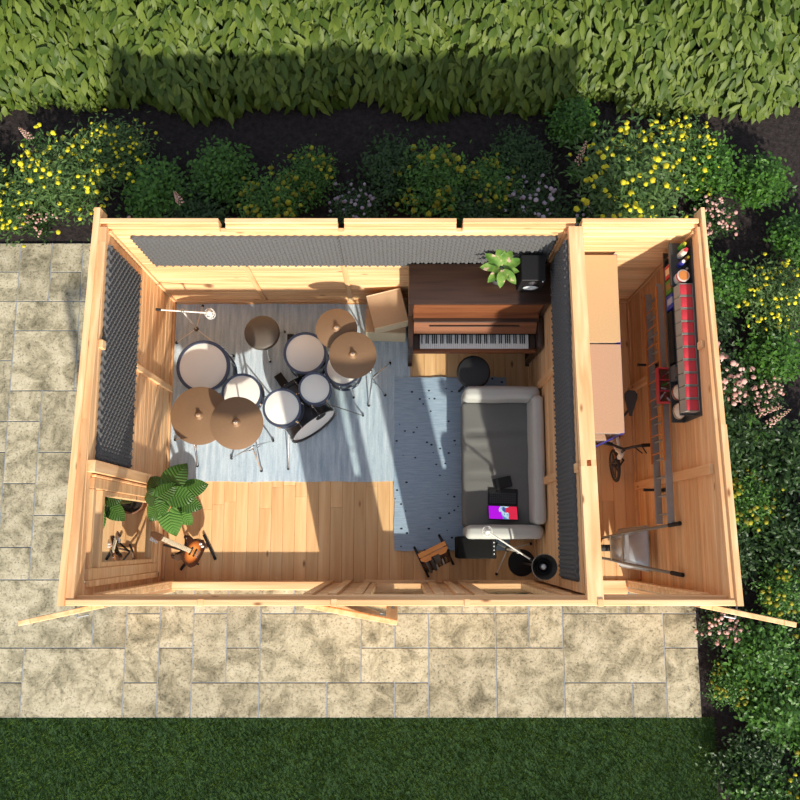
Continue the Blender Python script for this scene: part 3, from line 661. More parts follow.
cushion(-.385, .29, -.615, .61, .16, .42, .035, [(.31, .022, .022), (.25, -.010, .03), (.16, .010, .02), (-.12, .012, .02), (.05, .006, .05)], .010).build('seat_cushion', SEATM, so, True, 180)
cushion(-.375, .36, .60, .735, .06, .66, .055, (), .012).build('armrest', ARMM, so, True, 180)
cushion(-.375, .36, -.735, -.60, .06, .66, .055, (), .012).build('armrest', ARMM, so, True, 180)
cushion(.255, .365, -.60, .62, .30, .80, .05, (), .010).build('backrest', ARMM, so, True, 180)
MB().box(-.37, .35, -.60, .60, .06, .17, .01).build('base_frame', SEATM, so)
for sx in (-.33, .31):
    for sy in (-.66, .66): MB().cyl((sx, sy, 0), (sx, sy, .07), .014, .02, 12).build('leg', BLACKM, so)
# laptop and folders on the seat
def screenmat():
    m, nt, b = nmat('laptop_screen_picture'); L = nt.links; tc = N(nt, 'ShaderNodeTexCoord'); n = N(nt, 'ShaderNodeTexNoise'); n.inputs['Scale'].default_value = 9; n.inputs['Detail'].default_value = 3; L.new(tc.outputs['Object'], n.inputs[0])
    r = ramp(nt, [(.35, (.02, .03, .25)), (.47, (.15, .35, .55)), (.56, (.55, .75, .80)), (.62, (.05, .08, .3))]); L.new(n.outputs[0], r.inputs[0])
    sx = N(nt, 'ShaderNodeSeparateXYZ'); L.new(tc.outputs['Object'], sx.inputs[0])
    ad = N(nt, 'ShaderNodeMath', operation='MULTIPLY_ADD'); L.new(n.outputs[0], ad.inputs[0]); ad.inputs[1].default_value = .22; L.new(sx.outputs[0], ad.inputs[2])
    lo = N(nt, 'ShaderNodeMath', operation='LESS_THAN'); lo.inputs[1].default_value = .085; L.new(ad.outputs[0], lo.inputs[0]); hi = N(nt, 'ShaderNodeMath', operation='GREATER_THAN'); hi.inputs[1].default_value = .165; L.new(ad.outputs[0], hi.inputs[0])
    m1 = N(nt, 'ShaderNodeMix', data_type='RGBA'); L.new(lo.outputs[0], m1.inputs[0]); L.new(r.outputs[0], m1.inputs[6]); m1.inputs[7].default_value = (.42, .008, .68, 1)
    m2 = N(nt, 'ShaderNodeMix', data_type='RGBA'); L.new(hi.outputs[0], m2.inputs[0]); L.new(m1.outputs[2], m2.inputs[6]); m2.inputs[7].default_value = (.60, .02, .06, 1)
    L.new(m2.outputs[2], b.inputs['Base Color']); L.new(m2.outputs[2], b.inputs['Emission Color']); b.inputs['Emission Strength'].default_value = .9; b.inputs['Roughness'].default_value = .2
    return m
zs = .433
lp = thing('laptop', 'open black laptop with a magenta and red screen on the sofa seat', 'laptop', (.985, .875, zs), math.radians(-2))
MB().box(-.145, .145, -.065, .095, 0, .016, .004).build('base', BLACK, lp)
kb = MB()
for r_ in range(5):
    for c_ in range(13): kb.box(-.128+c_*.0198, -.112+c_*.0198, -.045+r_*.021, -.028+r_*.021, .016, .0185)
kb.build('keyboard', plain('dark_keys', (.03, .03, .032), .5), lp, smooth=False)
Ms = Matrix.Translation((0, -.066, .012)) @ Matrix.Rotation(math.radians(36), 4, 'X')     # screen folded far back
MB().box(-.145, .145, -.175, 0, -.004, .004, .003, 1, Ms @ Matrix.Rotation(0, 4, 'X')).build('screen_lid', BLACK, lp) if False else None
Ms = Matrix.Translation((0, -.070, .008)) @ Matrix.Rotation(math.radians(-33), 4, 'X')
MB().box(-.145, .145, -.165, 0, -.003, .003, .002, 1, Ms).build('screen_lid', BLACK, lp)
scr = MB().box(-.137, .137, -.157, -.008, .0031, .0041).build('screen', screenmat(), lp, smooth=False); scr.matrix_local = Ms
fo = thing('folder', 'plain black folder lying slightly askew beside the laptop on the sofa', 'folder', (.985, 1.018, zs+.002), math.radians(12))
MB().box(-.09, .09, -.045, .062, 0, .022, .004).build('cover', BLACK, fo); MB().box(-.085, .085, -.04, .057, .006, .016).build('pages', plain('dark_paper', (.04, .04, .04), .8), fo)
# amplifier
am = thing('guitar_amplifier', 'black guitar amplifier with small white knobs standing beside the sofa arm', 'amplifier', (.725, .405, .0175))
MB().box(-.185, .185, -.105, .105, 0, .46, .012, 3).build('cabinet', plain('black_tolex', (.010, .010, .010), .85, 0, .2, 200, bump=.2, spec=.12), am)
MB().box(-.165, .165, .105, .109, .03, .34, .003).build('grille', plain('grille_cloth', (.03, .03, .03), .9), am)
MB().box(.145, .178, -.075, .075, .46, .463, .001).build('control_strip', BLACKM, am)
for k in range(4): MB().cyl((.163, -.06+k*.036, .463), (.163, -.06+k*.036, .472), .007, .006, 12).build('knob', WHITE, am)
# uplighter lamp
la = thing('floor_lamp', 'black uplighter floor lamp with round base and metal bowl in the corner', 'lamp', (1.215, .25, .0005))
MB().lathe([(0, 0), (.132, 0), (.136, .006), (.132, .018), (.03, .026), (0, .026)], 44).build('base', BLACK, la)
MB().cyl((0, 0, .02), (0, 0, 1.31), .010, .010, 12).build('pole', BLACKM, la)
MB().lathe([(0, 1.29), (.03, 1.29), (.075, 1.315), (.108, 1.375), (.110, 1.40), (.106, 1.40), (.10, 1.372), (.068, 1.322), (.03, 1.30), (0, 1.30)], 48).build('lamp_bowl', plain('gunmetal', (.36, .34, .30), .28, .9), la)
MB().lathe([(.034, 1.30), (.058, 1.325), (.060, 1.35), (.054, 1.35), (.05, 1.328), (.03, 1.305)], 36).build('inner_ring', BLACK, la)
MB().sphere((0, 0, 1.345), .024, 2).cyl((0, 0, 1.30), (0, 0, 1.33), .012).build('bulb', WHITE, la)
# electric guitar on its stand
gt = thing('electric_guitar', 'sunburst electric guitar with pale neck leaning on a black floor stand', 'guitar', (-2.05, .34, .0))
u = Vector((-.36, .26, .92)).normalized(); v0 = Vector((.37, .93, 0)); v = (v0-u*v0.dot(u)).normalized(); nrm = v.cross(u).normalized()
if nrm.z < 0: nrm = -nrm; v = -v
G = Matrix(((v.x, u.x, nrm.x, .045), (v.y, u.y, nrm.y, -.01), (v.z, u.z, nrm.z, .17), (0, 0, 0, 1)))
half = [(-.0, 0), (.06, -.012), (.115, .012), (.145, .07), (.138, .13), (.112, .175), (.105, .215), (.122, .262), (.128, .31), (.108, .345), (.088, .34), (.078, .30), (.05, .278), (.028, .275)]
left = [(-.028, .275), (-.05, .285), (-.075, .325), (-.088, .385), (-.110, .395), (-.132, .36), (-.128, .29), (-.106, .225), (-.112, .175), (-.142, .12), (-.148, .06), (-.115, .008), (-.06, -.012)]
def sunb():
    m, nt, b = nmat('sunburst_lacquer'); L = nt.links; tc = N(nt, 'ShaderNodeTexCoord')
    inv = N(nt, 'ShaderNodeMapping', vector_type='POINT'); inv.inputs['Scale'].default_value = (1, 1, 1); L.new(tc.outputs['Object'], inv.inputs[0])
    le = N(nt, 'ShaderNodeVectorMath', operation='DISTANCE'); L.new(inv.outputs[0], le.inputs[0]); c = G @ Vector((0, .15, 0)); le.inputs[1].default_value = c
    mr = N(nt, 'ShaderNodeMath', operation='MULTIPLY'); mr.inputs[1].default_value = 7.0; L.new(le.outputs['Value'], mr.inputs[0])
    r = ramp(nt, [(.35, (.60, .22, .05)), (.62, (.38, .10, .02)), (.85, (.03, .01, .006))]); L.new(mr.outputs[0], r.inputs[0]); L.new(r.outputs[0], b.inputs['Base Color']); b.inputs['Roughness'].default_value = .2; b.inputs['Coat Weight'].default_value = .5
    return m
MB().prism(half+left, -.02, .02, G, .006, 2).build('body', sunb(), gt, True, 50)
MB().box(-.022, .022, .20, .66, .018, .028, .004, 2, G).build('neck', plain('pale_maple', (.62, .52, .36), .4), gt)
fr = MB()
for k in range(14): fr.box(-.022, .022, .28+k*.027, .2815+k*.027, .0281, .0292, 0, 1, G)
fr.build('frets', STEEL, gt)
MB().prism([(-.026, .655), (.026, .655), (.034, .69), (.030, .80), (.012, .83), (-.02, .81), (-.038, .72), (-.034, .69)], .004, .020, G, .003).build('headstock', plain('dark_headstock', (.07, .025, .01), .3), gt)
for k in range(6): MB().cyl(G @ Vector((-.036+.002*k, .695+k*.02, .012)), G @ Vector((-.062, .695+k*.02, .012)), .004, .005, 8).build('tuning_peg', CHROME, gt)
for yy in (.105, .175): MB().box(-.04, .04, yy, yy+.026, .0185, .026, .004, 2, G).build('pickup', BLACK, gt)
MB().box(-.04, .04, .05, .075, .0185, .030, .003, 1, G).build('bridge', CHROME, gt)
for q in ((.085, .06), (.10, .105)): MB().cyl(G @ Vector((q[0], q[1], .019)), G @ Vector((q[0], q[1], .034)), .014, .011, 14).build('knob', CREAM, gt)
sg = MB()
for k in range(6): sg.cyl(G @ Vector((-.018+k*.0072, .062, .031)), G @ Vector((-.018+k*.0072, .70, .031)), .0007, .0007, 4)
sg.build('strings', CHROME, gt)
gs = thing('guitar_stand', 'black floor stand carrying the sunburst guitar beside the big plant', 'guitar stand', (-2.05, .38, .0))
MB().cyl((.04, .15, .016), (.17, -.10, .016), .014, .014, 10).build('foot', BLACK, gs)
MB().cyl((-.18, -.20, .016), (-.10, -.09, .016), .014, .014, 10).build('foot', BLACK, gs)
MB().cyl((.105, .025, .016), (-.10, -.02, .04), .011, .011, 10).cyl((-.12, -.12, .016), (-.10, -.02, .04), .011, .011, 10).build('base_bar', plain('brown_tube', (.20, .12, .07), .4), gs)
MB().cyl((-.10, -.02, .03), (-.22, .05, .52), .011, .011, 10).build('upright', BLACK, gs)
MB().tube([(-.10, -.02, .13), (.02, .08, .13), (.07, .09, .145)], .010, 8).tube([(-.10, -.02, .13), (-.02, -.13, .13), (.03, -.14, .145)], .010, 8).build('cradle_arm', BLACK, gs)
# small bench with tools near the front wall
ORW = woodmat('orange_beech', (.78, .28, .055), (.88, .36, .09), 0, .5, .05)
wb = thing('workbench', 'small folding workbench with orange slotted wooden top on black legs near the front wall', 'workbench', (.318, .338, .0), math.radians(26))
MB().prism([(-.145, .03), (.145, .03), (.145, .075), (-.145, .075)], .395, .42, None, .003).build('jaw', ORW, wb)
MB().prism([(-.145, .024), (-.145, .0), (-.11, -.03), (-.045, -.03), (-.04, -.005), (.04, -.005), (.045, -.03), (.11, -.03), (.145, .0), (.145, .024)], .395, .42, None, .003).build('jaw', ORW, wb)
for s in (-1, 1):
    f = MB().box(s*.14-.012, s*.14+.012, -.19, .15, 0, .028, .004).build('foot', BLACK, wb)
    MB().tube([(s*.14, .03, .395), (s*.14, .11, .02)], .013, 8).tube([(s*.14, -.02, .395), (s*.14, -.10, .02)], .013, 8).build('leg', BLACK, wb)
GP = plain('blue_grey_steel', (.17, .20, .23), .4, .3)
TF = Matrix.Translation((0, .005, .385)) @ Matrix.Rotation(math.radians(-33), 4, 'X')      # apron leaning outwards towards its foot
MB().box(-.13, .13, .002, .014, -.27, 0, .003, 1, TF).build('front_panel', woodmat('brown_panel', (.07, .03, .015), (.14, .06, .03), 2, .4), wb)
for xx in (-.095, -.045): MB().cyl(TF @ Vector((xx, -.014, -.25)), TF @ Vector((xx, -.014, -.02)), .016, .016, 12).build('clamp_tube', GP, wb)
MB().box(-.02, .04, -.03, .0, -.15, -.005, .006, 2, TF).build('vise_block', plain('grey_casting', (.20, .19, .18), .5, .3), wb)
for k, (xx, zz) in enumerate(((-.02, -.25), (.015, -.22), (.05, -.23), (.085, -.20))): MB().cyl(TF @ Vector((xx, -.018, zz)), TF @ Vector((xx+.004, -.014, zz+.10)), .010, .008, 10).build('screw_handle', CHROME if k % 2 else CREAM, wb)
# big leafy plant
LG = leafmat('broad_leaf', (.030, .085, .012), (.075, .18, .028), .42, .10)
nt = LG.node_tree; at = N(nt, 'ShaderNodeAttribute', attribute_name='rib'); fm_ = N(nt, 'ShaderNodeMath', operation='PINGPONG'); fm_.inputs[1].default_value = .5; nt.links.new(at.outputs['Fac'], fm_.inputs[0])
bpn = N(nt, 'ShaderNodeBump'); bpn.inputs['Strength'].default_value = 1.0; bpn.inputs['Distance'].default_value = .02; nt.links.new(fm_.outputs[0], bpn.inputs['Height']); nt.links.new(bpn.outputs[0], nt.nodes['Principled BSDF'].inputs['Normal'])
pbn = nt.nodes['Principled BSDF']; old = pbn.inputs['Base Color'].links[0].from_socket; vm = N(nt, 'ShaderNodeMix', data_type='RGBA'); vr = N(nt, 'ShaderNodeMapRange'); vr.inputs['From Min'].default_value = .0; vr.inputs['From Max'].default_value = .16; vr.inputs['To Min'].default_value = .55; vr.inputs['To Max'].default_value = 0
nt.links.new(fm_.outputs[0], vr.inputs[0]); nt.links.new(vr.outputs[0], vm.inputs[0]); nt.links.new(old, vm.inputs[6]); vm.inputs[7].default_value = (.20, .33, .09, 1); nt.links.new(vm.outputs[2], pbn.inputs['Base Color'])
bp = thing('leafy_plant', 'tall broad-leaved green plant in a clay pot by the left window', 'plant', (-2.175, .865, .0005))
MB().lathe([(0, 0), (.09, 0), (.10, .01), (.125, .22), (.135, .23), (.135, .26), (.122, .26), (.115, .23), (0, .22)], 32).build('pot', plain('clay_pot', (.28, .13, .07), .8), bp)
MB().lathe([(0, .236), (.116, .235), (.11, .225), (0, .224)], 24).build('soil', plain('plant_soil', (.03, .02, .014), .95), bp)
LV = []
for (lx, ly, lz, L_, W_, t) in [(-.07, .115, .92, .20, .17, .7), (.14, .17, .98, .26, .21, .5), (.30, .09, .84, .21, .16, .8), (-.115, -.01, .92, .17, .15, .9), (.20, -.01, 1.0, .22, .18, .4), (-.09, -.15, .82, .20, .16, .8), (.085, -.22, .86, .25, .20, .6), (.25, -.07, .80, .20, .16, .8), (.19, -.19, .78, .20, .15, .9), (.03, -.095, .95, .18, .14, .3), (.09, .04, 1.05, .20, .15, .2), (.02, .19, .80, .18, .15, .8)]:
    d = Vector((lx-.04, ly, 0)); hd = math.degrees(math.atan2(d.y, d.x)); dn_ = d.normalized(); LV.append((lx-dn_.x*.085, ly-dn_.y*.085, lz+.16, hd, L_, W_, t))
stk = MB()
for (x, y, z, hd, L_, W_, t) in LV: stk.tube([(x*.15, y*.15, .22), (x*.35, y*.35, .22+(z-.22)*.55), (x, y, z)], .006, 6)
stk.build('stalk', plain('plant_stalk', (.14, .16, .05), .5), bp)
for (x, y, z, hd, L_, W_, t) in LV:
    a = math.radians(hd); mb = MB(); blade_mesh(mb, (x, y, z), (math.cos(a), math.sin(a), -t*.45), (0, 0, 1), L_*1.0, W_*1.05, .28, .12, 24, True, .0); mb.build('leaf', LG, bp, True, 180)
# ------------------------------------------------------------------ store room
CHIP = plain('chipboard', (.54, .36, .19), .8, 0, .14, 90); CHIP2 = plain('reddish_chipboard', (.47, .29, .19), .8, 0, .14, 90); BLUE = plain('blue_steel', (.015, .03, .30), .4, .2)
def shelving(label, y0, y1, cm):
    o = thing('shelving_unit', label, 'shelving', (1.69, (y0+y1)/2, .0), 0, 'shelving units along the partition'); h = (y1-y0)/2-.002; w = .205
    for z in (.12, .58, 1.08, 1.585): MB().box(-w+.004, w-.004, -h+.004, h-.004, z, z+.016, .002).build('shelf_board', cm, o)
    for sx in (-1, 1):
        for sy in (-1, 1):
            x = sx*(w-.002); y = sy*h
            MB().box(min(x, x-sx*.004), max(x, x-sx*.004), min(y, y-sy*.035), max(y, y-sy*.035), 0, 1.60).box(min(x, x-sx*.035), max(x, x-sx*.035), min(y, y-sy*.004), max(y, y-sy*.004), 0, 1.60).build('upright', BLUE, o)
    for z in (.10, .56, 1.06, 1.562):
        MB().box(-w+.004, w-.004, -h+.001, -h+.004, z-.01, z+.03).box(-w+.004, w-.004, h-.004, h-.001, z-.01, z+.03).box(-w+.001, -w+.004, -h, h, z-.01, z+.03).box(w-.004, w-.001, -h, h, z-.01, z+.03).build('cross_beam', STEEL, o)
shelving('shelving unit with sandy chipboard top in the back corner of the store', 2.155, 2.955, CHIP)
shelving('blue-framed shelving unit with reddish chipboard top in mid store', 1.365, 2.15, CHIP2)
# child's bicycle
bk = thing('bicycle', 'small white-framed bicycle with black seat half under the shelving', 'bicycle', (2.12, 1.20, .0))
TYRE = plain('tyre', (.035, .03, .026), .85); FRM = plain('white_frame', (.75, .73, .68), .35)
def wheel(c, r, yaw, nm):
    M = Matrix.Translation(c) @ Matrix.Rotation(yaw, 4, 'Z') @ Matrix.Rotation(PI/2, 4, 'Y')
    w = MB().torus(r-.017, .017, M, 40, 8).build(nm, TYRE, bk)
    MB().torus(r-.036, .008, M, 40, 6).build('rim', plain('wheel_rim', (.20, .18, .16), .4, .5), w)
    sp = MB().cyl(M @ Vector((0, 0, -.035)), M @ Vector((0, 0, .035)), .018, .018, 12)
    for k in range(5):
        a = 2*PI*k/5; sp.cyl(M @ Vector((.012*math.cos(a), .012*math.sin(a), 0)), M @ Vector(((r-.04)*math.cos(a), (r-.04)*math.sin(a), 0)), .009, .009, 6)
    sp.build('spoked_hub', plain('grey_hub', (.10, .09, .08), .5, .3), w)
wheel((.04, .02, .168), .168, .08, 'front_wheel'); wheel((-.05, .62, .168), .168, .05, 'rear_wheel')
MB().tube([(.03, .12, .50), (.02, .16, .36)], .022, 10).tube([(.02, .15, .38), (-.03, .40, .17)], .021, 10).tube([(.0, .40, .43), (-.03, .40, .15)], .018, 10).tube([(.025, .15, .44), (.0, .40, .40)], .018, 10).tube([(.0, .40, .34), (-.09, .62, .168)], .010, 8).tube([(.02, .40, .34), (-.01, .62, .168)], .010, 8).tube([(-.03, .40, .17), (-.09, .62, .168)], .010, 8).tube([(-.03, .40, .17), (.0, .62, .168)], .010, 8).build('frame', FRM, bk)
MB().tube([(.03, .12, .50), (.04, .085, .36)], .026, 10).build('head_tube', FRM, bk)
MB().tube([(.04, .09, .37), (.085, .06, .34), (.09, .02, .168)], .010, 8).tube([(.04, .09, .37), (-.005, .06, .34), (-.01, .02, .168)], .010, 8).build('fork', BLACKM, bk)
MB().tube([(.03, .125, .49), (.03, .135, .58)], .014, 8).tube([(-.10, .185, .62), (-.03, .16, .605), (.03, .145, .58), (.10, .16, .605), (.20, .175, .62)], .013, 8).build('handlebar', plain('black_bar', (.05, .045, .04), .4, .4), bk)
for a, b in (((-.09, .185, .62), (-.17, .20, .62)), ((.19, .175, .62), (.28, .18, .62))):
    MB().cyl(a, b, .018, .018, 10).build('grip', BLACK, bk)
MB().tube([(.12, .165, .608), (.20, .10, .60)], .006, 6).tube([(.19, .176, .618), (.24, .10, .605)], .006, 6).build('brake_lever', BLACKM, bk)
MB().tube([(.0, .40, .42), (.09, .52, .56)], .013, 8).build('seat_post', BLACKM, bk)
sd = MB(); sd.prism([(-.014, -.135), (.014, -.135), (.024, -.05), (.06, .03), (.062, .08), (.035, .115), (-.035, .115), (-.062, .08), (-.06, .03), (-.024, -.05)], -.02, .022, Matrix.Translation((.11, .60, .60)) @ Matrix.Rotation(-.05, 4, 'Z'), .010, 3)
sd.build('seat', plain('dark_grey_saddle', (.06, .06, .06), .6), bk, True, 60)
MB().cyl((-.035, .40, .15), (.08, .38, .15), .010).cyl((.075, .38, .15), (.075, .33, .12), .009).box(.06, .12, .30, .36, .105, .125, .004).torus(.05, .008, Matrix.Translation((.03, .40, .15)) @ Matrix.Rotation(PI/2, 4, 'Y'), 24, 6).build('crank', BLACKM, bk)
# wheelbarrow leaning on the right wall, belly outwards
bw = thing('wheelbarrow', 'grey metal wheelbarrow stood on end with handles against the right wall', 'wheelbarrow', (1.965, .40, .0))
U = Vector((.42, 0, 1.33)).normalized(); Wn = Vector((-U.z, 0, U.x)); V = Vector((0, 1, 0))
WM = Matrix(((U.x, 0, Wn.x, 0), (0, 1, 0, 0), (U.z, 0, Wn.z, .10), (0, 0, 0, 1)))
ZN = plain('galvanised', (.42, .44, .46), .45, .35, .12, 14)
def P3(a, b, c): return WM @ Vector((a, b, c))
tr = MB()
bot = [(.26, -.11), (.26, .11), (.52, .13), (.52, -.13)]; rim = [(.13, -.18), (.13, .18), (.64, .21), (.64, -.21)]
def tray(off):
    lo = [tr.bm.verts.new(P3(a-off*(1 if i < 2 else -1)*.0, b, -.005-off)) for i, (a, b) in enumerate(bot)]; hi = [tr.bm.verts.new(P3(a, b, -.17-off*0)) for a, b in rim]; return lo, hi
lo, hi = tray(0); lo2 = [tr.bm.verts.new(P3(a+(.004 if i < 2 else -.004), b*.97, -.010)) for i, (a, b) in enumerate(bot)]; hi2 = [tr.bm.verts.new(P3(a+(.004 if i < 2 else -.004), b*.98, -.17)) for i, (a, b) in enumerate(rim)]
tr.bm.faces.new(lo); tr.bm.faces.new(lo2[::-1])
for i in range(4):
    j = (i+1) % 4; tr.bm.faces.new((lo[i], hi[i], hi[j], lo[j])); tr.bm.faces.new((lo2[j], hi2[j], hi2[i], lo2[i])); tr.bm.faces.new((hi[i], hi2[i], hi2[j], hi[j]))
bmesh.ops.bevel(tr.bm, geom=[e for e in tr.bm.edges if set(e.verts) <= set(lo+hi) and not set(e.verts) <= set(hi)], offset=.03, segments=3, affect='EDGES')
tr.build('tray', ZN, bw, True, 60)
mb = MB()
for k in range(4): mb.tube([P3(*rim[k], -.17), P3(*rim[(k+1) % 4], -.17)], .008, 8).sphere(P3(*rim[k], -.17), .008, 1)
mb.build('tray_rim', STEEL, bw)
BAR = plain('dull_steel_tube', (.20, .20, .19), .5, .5)
for s in (-1, 1):
    MB().tube([P3(-.02, s*.085, .035), P3(.25, s*.11, .012), P3(.62, s*.15, .012), P3(1.22, s*.205, -.01)], .014, 10).build('shaft', BAR, bw)
    MB().cyl(P3(1.21, s*.204, -.01), P3(1.36, s*.218, -.016), .019, .019, 12).build('grip', RUBBER, bw)
    MB().tube([P3(.50, s*.145, .012), P3(.62, s*.16, .20), P3(.78, s*.165, .012)], .011, 8).build('leg', BAR, bw) if False else None
MB().tube([P3(.30, -.115, .024), P3(.30, .115, .024)], .010, 8).tube([P3(.50, -.135, .02), P3(.50, .135, .02)], .008, 8).build('cross_brace', plain('rusty_steel', (.30, .25, .18), .6, .3), bw)
Mw = Matrix.Translation(P3(.06, 0, .02)) @ Matrix.Rotation(PI/2, 4, 'X')
wh = MB().torus(.115, .034, Mw, 36, 10).build('wheel', TYRE, bw); MB().lathe([(0, .03), (.03, .03), (.085, .015), (.085, -.015), (.03, -.03), (0, -.03)], 24, Mw).build('wheel_disc', plain('wheel_disc', (.42, .30, .20), .5), wh)
MB().cyl(P3(.06, -.09, .03), P3(.06, .09, .03), .010).build('axle', BAR, bw)
# ladders hung on the right wall
ALU = plain('weathered_aluminium', (.30, .31, .31), .6, .25, .15, 12); ORG = woodmat('orange_ladder_wood', (.45, .14, .025), (.58, .20, .04), 1, .5, .05)
def ladder(label, x, z0, z1, y0, y1, m, d, step, rr):
    o = thing('ladder', label, 'ladder', (x, y0, z0), 0, 'ladders on the right wall'); L_ = y1-y0
    for z in (0, z1-z0): MB().box(-d/2, d/2, 0, L_, z-min(.011, d*.4), z+min(.011, d*.4), .003).build('rail', m, o)
    n = int(L_/step); r0 = None
    for k in range(n):
        yy = step*(k+.5)
        if r0 is None: r0 = MB().cyl((0, 0, .008), (0, 0, z1-z0-.008), rr, rr, 8).build('rung', m, o); r0.location.y = yy
        else: c = r0.copy(); COL.objects.link(c); c.location.y = yy
ladder('grey aluminium ladder hung lengthways flat against the right wall', 2.345, .95, 1.29, .62, 2.78, ALU, .060, .165, .010)
ladder('orange wooden ladder hung lengthways in front of the grey one', 2.295, .99, 1.36, 1.16, 2.74, ORG, .018, .165, .006)
for yy in (.93, 2.1):
    o = tag(MB().box(2.215, 2.41, yy-.012, yy+.012, .925, .939, .002).box(2.402, 2.41, yy-.02, yy+.02, .86, .98, .002).box(2.215, 2.223, yy-.012, yy+.012, .925, .972, .002).build('ladder_bracket', BLACKM, None), 'dark steel bracket under the ladders, nearer the wheelbarrow' if yy < 1 else 'dark steel bracket under the ladders, below the red crate', 'bracket', 'brackets holding the ladders')
# wall rack with bins
GRY = plain('dark_grey_steel', (.055, .058, .06), .5, .3); BING = plain('grey_bin', (.30, .29, .26), .5); REDP = plain('red_plastic', (.50, .035, .05), .45)
ra = thing('wall_rack', 'dark steel two-tier rack fixed along the right wall of the store', 'rack', (2.41, 2.20, 1.5))
MB().box(-.012, 0, -.74, .75, .09, .52, .002).build('back_panel', GRY, ra)
MB().box(-.155, -.012, .375, .75, .385, .40, .002).box(-.162, -.155, .375, .75, .385, .43, .002).build('upper_shelf', GRY, ra)
MB().box(-.140, -.012, -.72, .373, .385, .40, .002).build('bin_rail', GRY, ra)
MB().box(-.112, -.012, -.74, .76, .10, .115, .002).box(-.118, -.112, -.74, .76, .10, .13, .002).build('lower_shelf', GRY, ra)
nb = 10; pitch = 1.07/nb; bin0 = None
words = ['nearest the paint tin', 'second from the paint tin', 'third from the paint tin', 'fourth from the paint tin', 'fifth from the paint tin', 'sixth from the paint tin', 'fourth from the store door end', 'third from the store door end', 'second from the store door end', 'nearest the store door end']
for k in range(nb):
    yc = 2.565-pitch*(k+.5); loc = (2.335, yc, 1.901)
    if bin0 is None:
        bin0 = thing('storage_bin', 'grey bin with red inside in the wall row, '+words[0], 'bin', loc, 0, 'red and grey bins on the wall rack')
        hw = pitch/2-.003
        b = MB(); b.box(-.062, .06, -hw, hw, 0, .004); b.box(.056, .06, -hw, hw, 0, .11)
        for s in (-1, 1): b.box(-.05, .06, s*hw-(.004 if s > 0 else 0), s*hw+(0 if s > 0 else .004), 0, .11)
        Mb = Matrix.Translation((-.062, 0, 0)) @ Matrix.Rotation(math.radians(9), 4, 'Y'); b.box(0, .004, -hw, hw, 0, .106, 0, 1, Mb)
        b.build('tub', BING, bin0, smooth=False)
        MB().box(-.040, .054, -hw+.005, hw-.006, .06, .108, .006, 2).build('lid', REDP, bin0); MB().box(-.044, -.039, -hw*.8, hw*.8, .085, .11, .002).build('lid_lip', REDP, bin0)
    else: dup(bin0, loc, 0, 'grey bin with red inside in the wall row, '+words[k])
# things on the upper shelf
tin = thing('paint_tin', 'white paint tin with orange lid on the upper end of the wall rack', 'tin', (2.325, 2.63, 1.901))
MB().lathe([(0, 0), (.05, 0), (.052, .004), (.05, .008), (.05, .10), (.052, .104), (.05, .11), (0, .108)], 28).build('can', plain('tin_white', (.62, .60, .56), .4, .1), tin)
MB().lathe([(0, .111), (.040, .111), (.041, .115), (0, .116)], 28).build('lid', plain('orange_lid', (.55, .20, .05), .4), tin); MB().lathe([(.0505, .075), (.0508, .075), (.0508, .100), (.0505, .100)], 28).build('label_band', REDP, tin)
YEL = plain('yellow_plastic', (.62, .60, .03), .4); GREENP = plain('green_plastic', (.08, .30, .03), .4); NAVY = plain('navy_plastic', (.02, .03, .25), .4)
def bottle(label, x, y, z, r, h, mb_, mc, cat='bottle'):
    o = thing('spray_bottle', label, cat, (x, y, z), 0, 'bottles on the wall rack')
    MB().lathe([(0, 0), (r, 0), (r, h*.7), (r*.45, h*.85), (r*.4, h*.9), (0, h*.9)], 16).build('bottle_body', mb_, o)
    MB().lathe([(0, h*.9), (r*.6, h*.88), (r*.6, h), (0, h)], 14).build('cap', mc, o)
bottle('white bottle with red cap on the upper rack shelf', 2.34, 2.835, 1.901, .026, .17, plain('bottle_white', (.65, .6, .52), .4), REDP)
bottle('green bottle with yellow cap at the far end of the upper rack shelf', 2.345, 2.90, 1.901, .022, .13, GREENP, YEL)
bottle('blue bottle with white cap next to the paint tin on the upper rack shelf', 2.33, 2.75, 1.901, .022, .12, NAVY, WHITE)
bottle('brown bottle with yellow cap in the middle of the upper rack shelf', 2.375, 2.79, 1.901, .018, .11, plain('brown_glass', (.2, .08, .03), .3), YEL)
bottle('small black bottle with grey cap right beside the paint tin', 2.368, 2.70, 1.901, .018, .08, BLACK, STEEL)
zl = 1.6155
bottle('small dark bottle with red cap at the far end of the lower rack shelf', 2.31, 2.885, zl, .018, .11, BLACK, REDP)
bottle('small dark bottle with white cap at the far end of the lower rack shelf', 2.352, 2.91, zl, .018, .12, BLACK, WHITE)
def carton(name, label, x0, x1, y0, y1, h, m1, m2, kind='patch'):
    o = thing(name, label, 'box', ((x0+x1)/2, (y0+y1)/2, zl)); w = (x1-x0)/2; d = (y1-y0)/2
    MB().box(-w, w, -d, d, 0, h, .003).build('carton', m1, o); MB().box(-w-.001, w*.5, -d*.45, d*.45, h*.25, h+.001).build('printed_panel', m2, o); return o
carton('cardboard_box', 'red box with pale band on the lower rack shelf', 2.295, 2.39, 2.70, 2.82, .14, REDP, plain('pale_print', (.68, .55, .36), .6))
carton('cardboard_box', 'green box with brown panel on the lower rack shelf', 2.295, 2.39, 2.565, 2.69, .15, plain('green_print', (.05, .20, .015), .6), plain('brown_print', (.28, .14, .05), .6))
carton('cardboard_box', 'blue box with pale panel on the lower rack shelf', 2.295, 2.39, 2.43, 2.555, .16, plain('blue_print', (.02, .04, .34), .5), plain('pale_blue_print', (.32, .36, .55), .6))
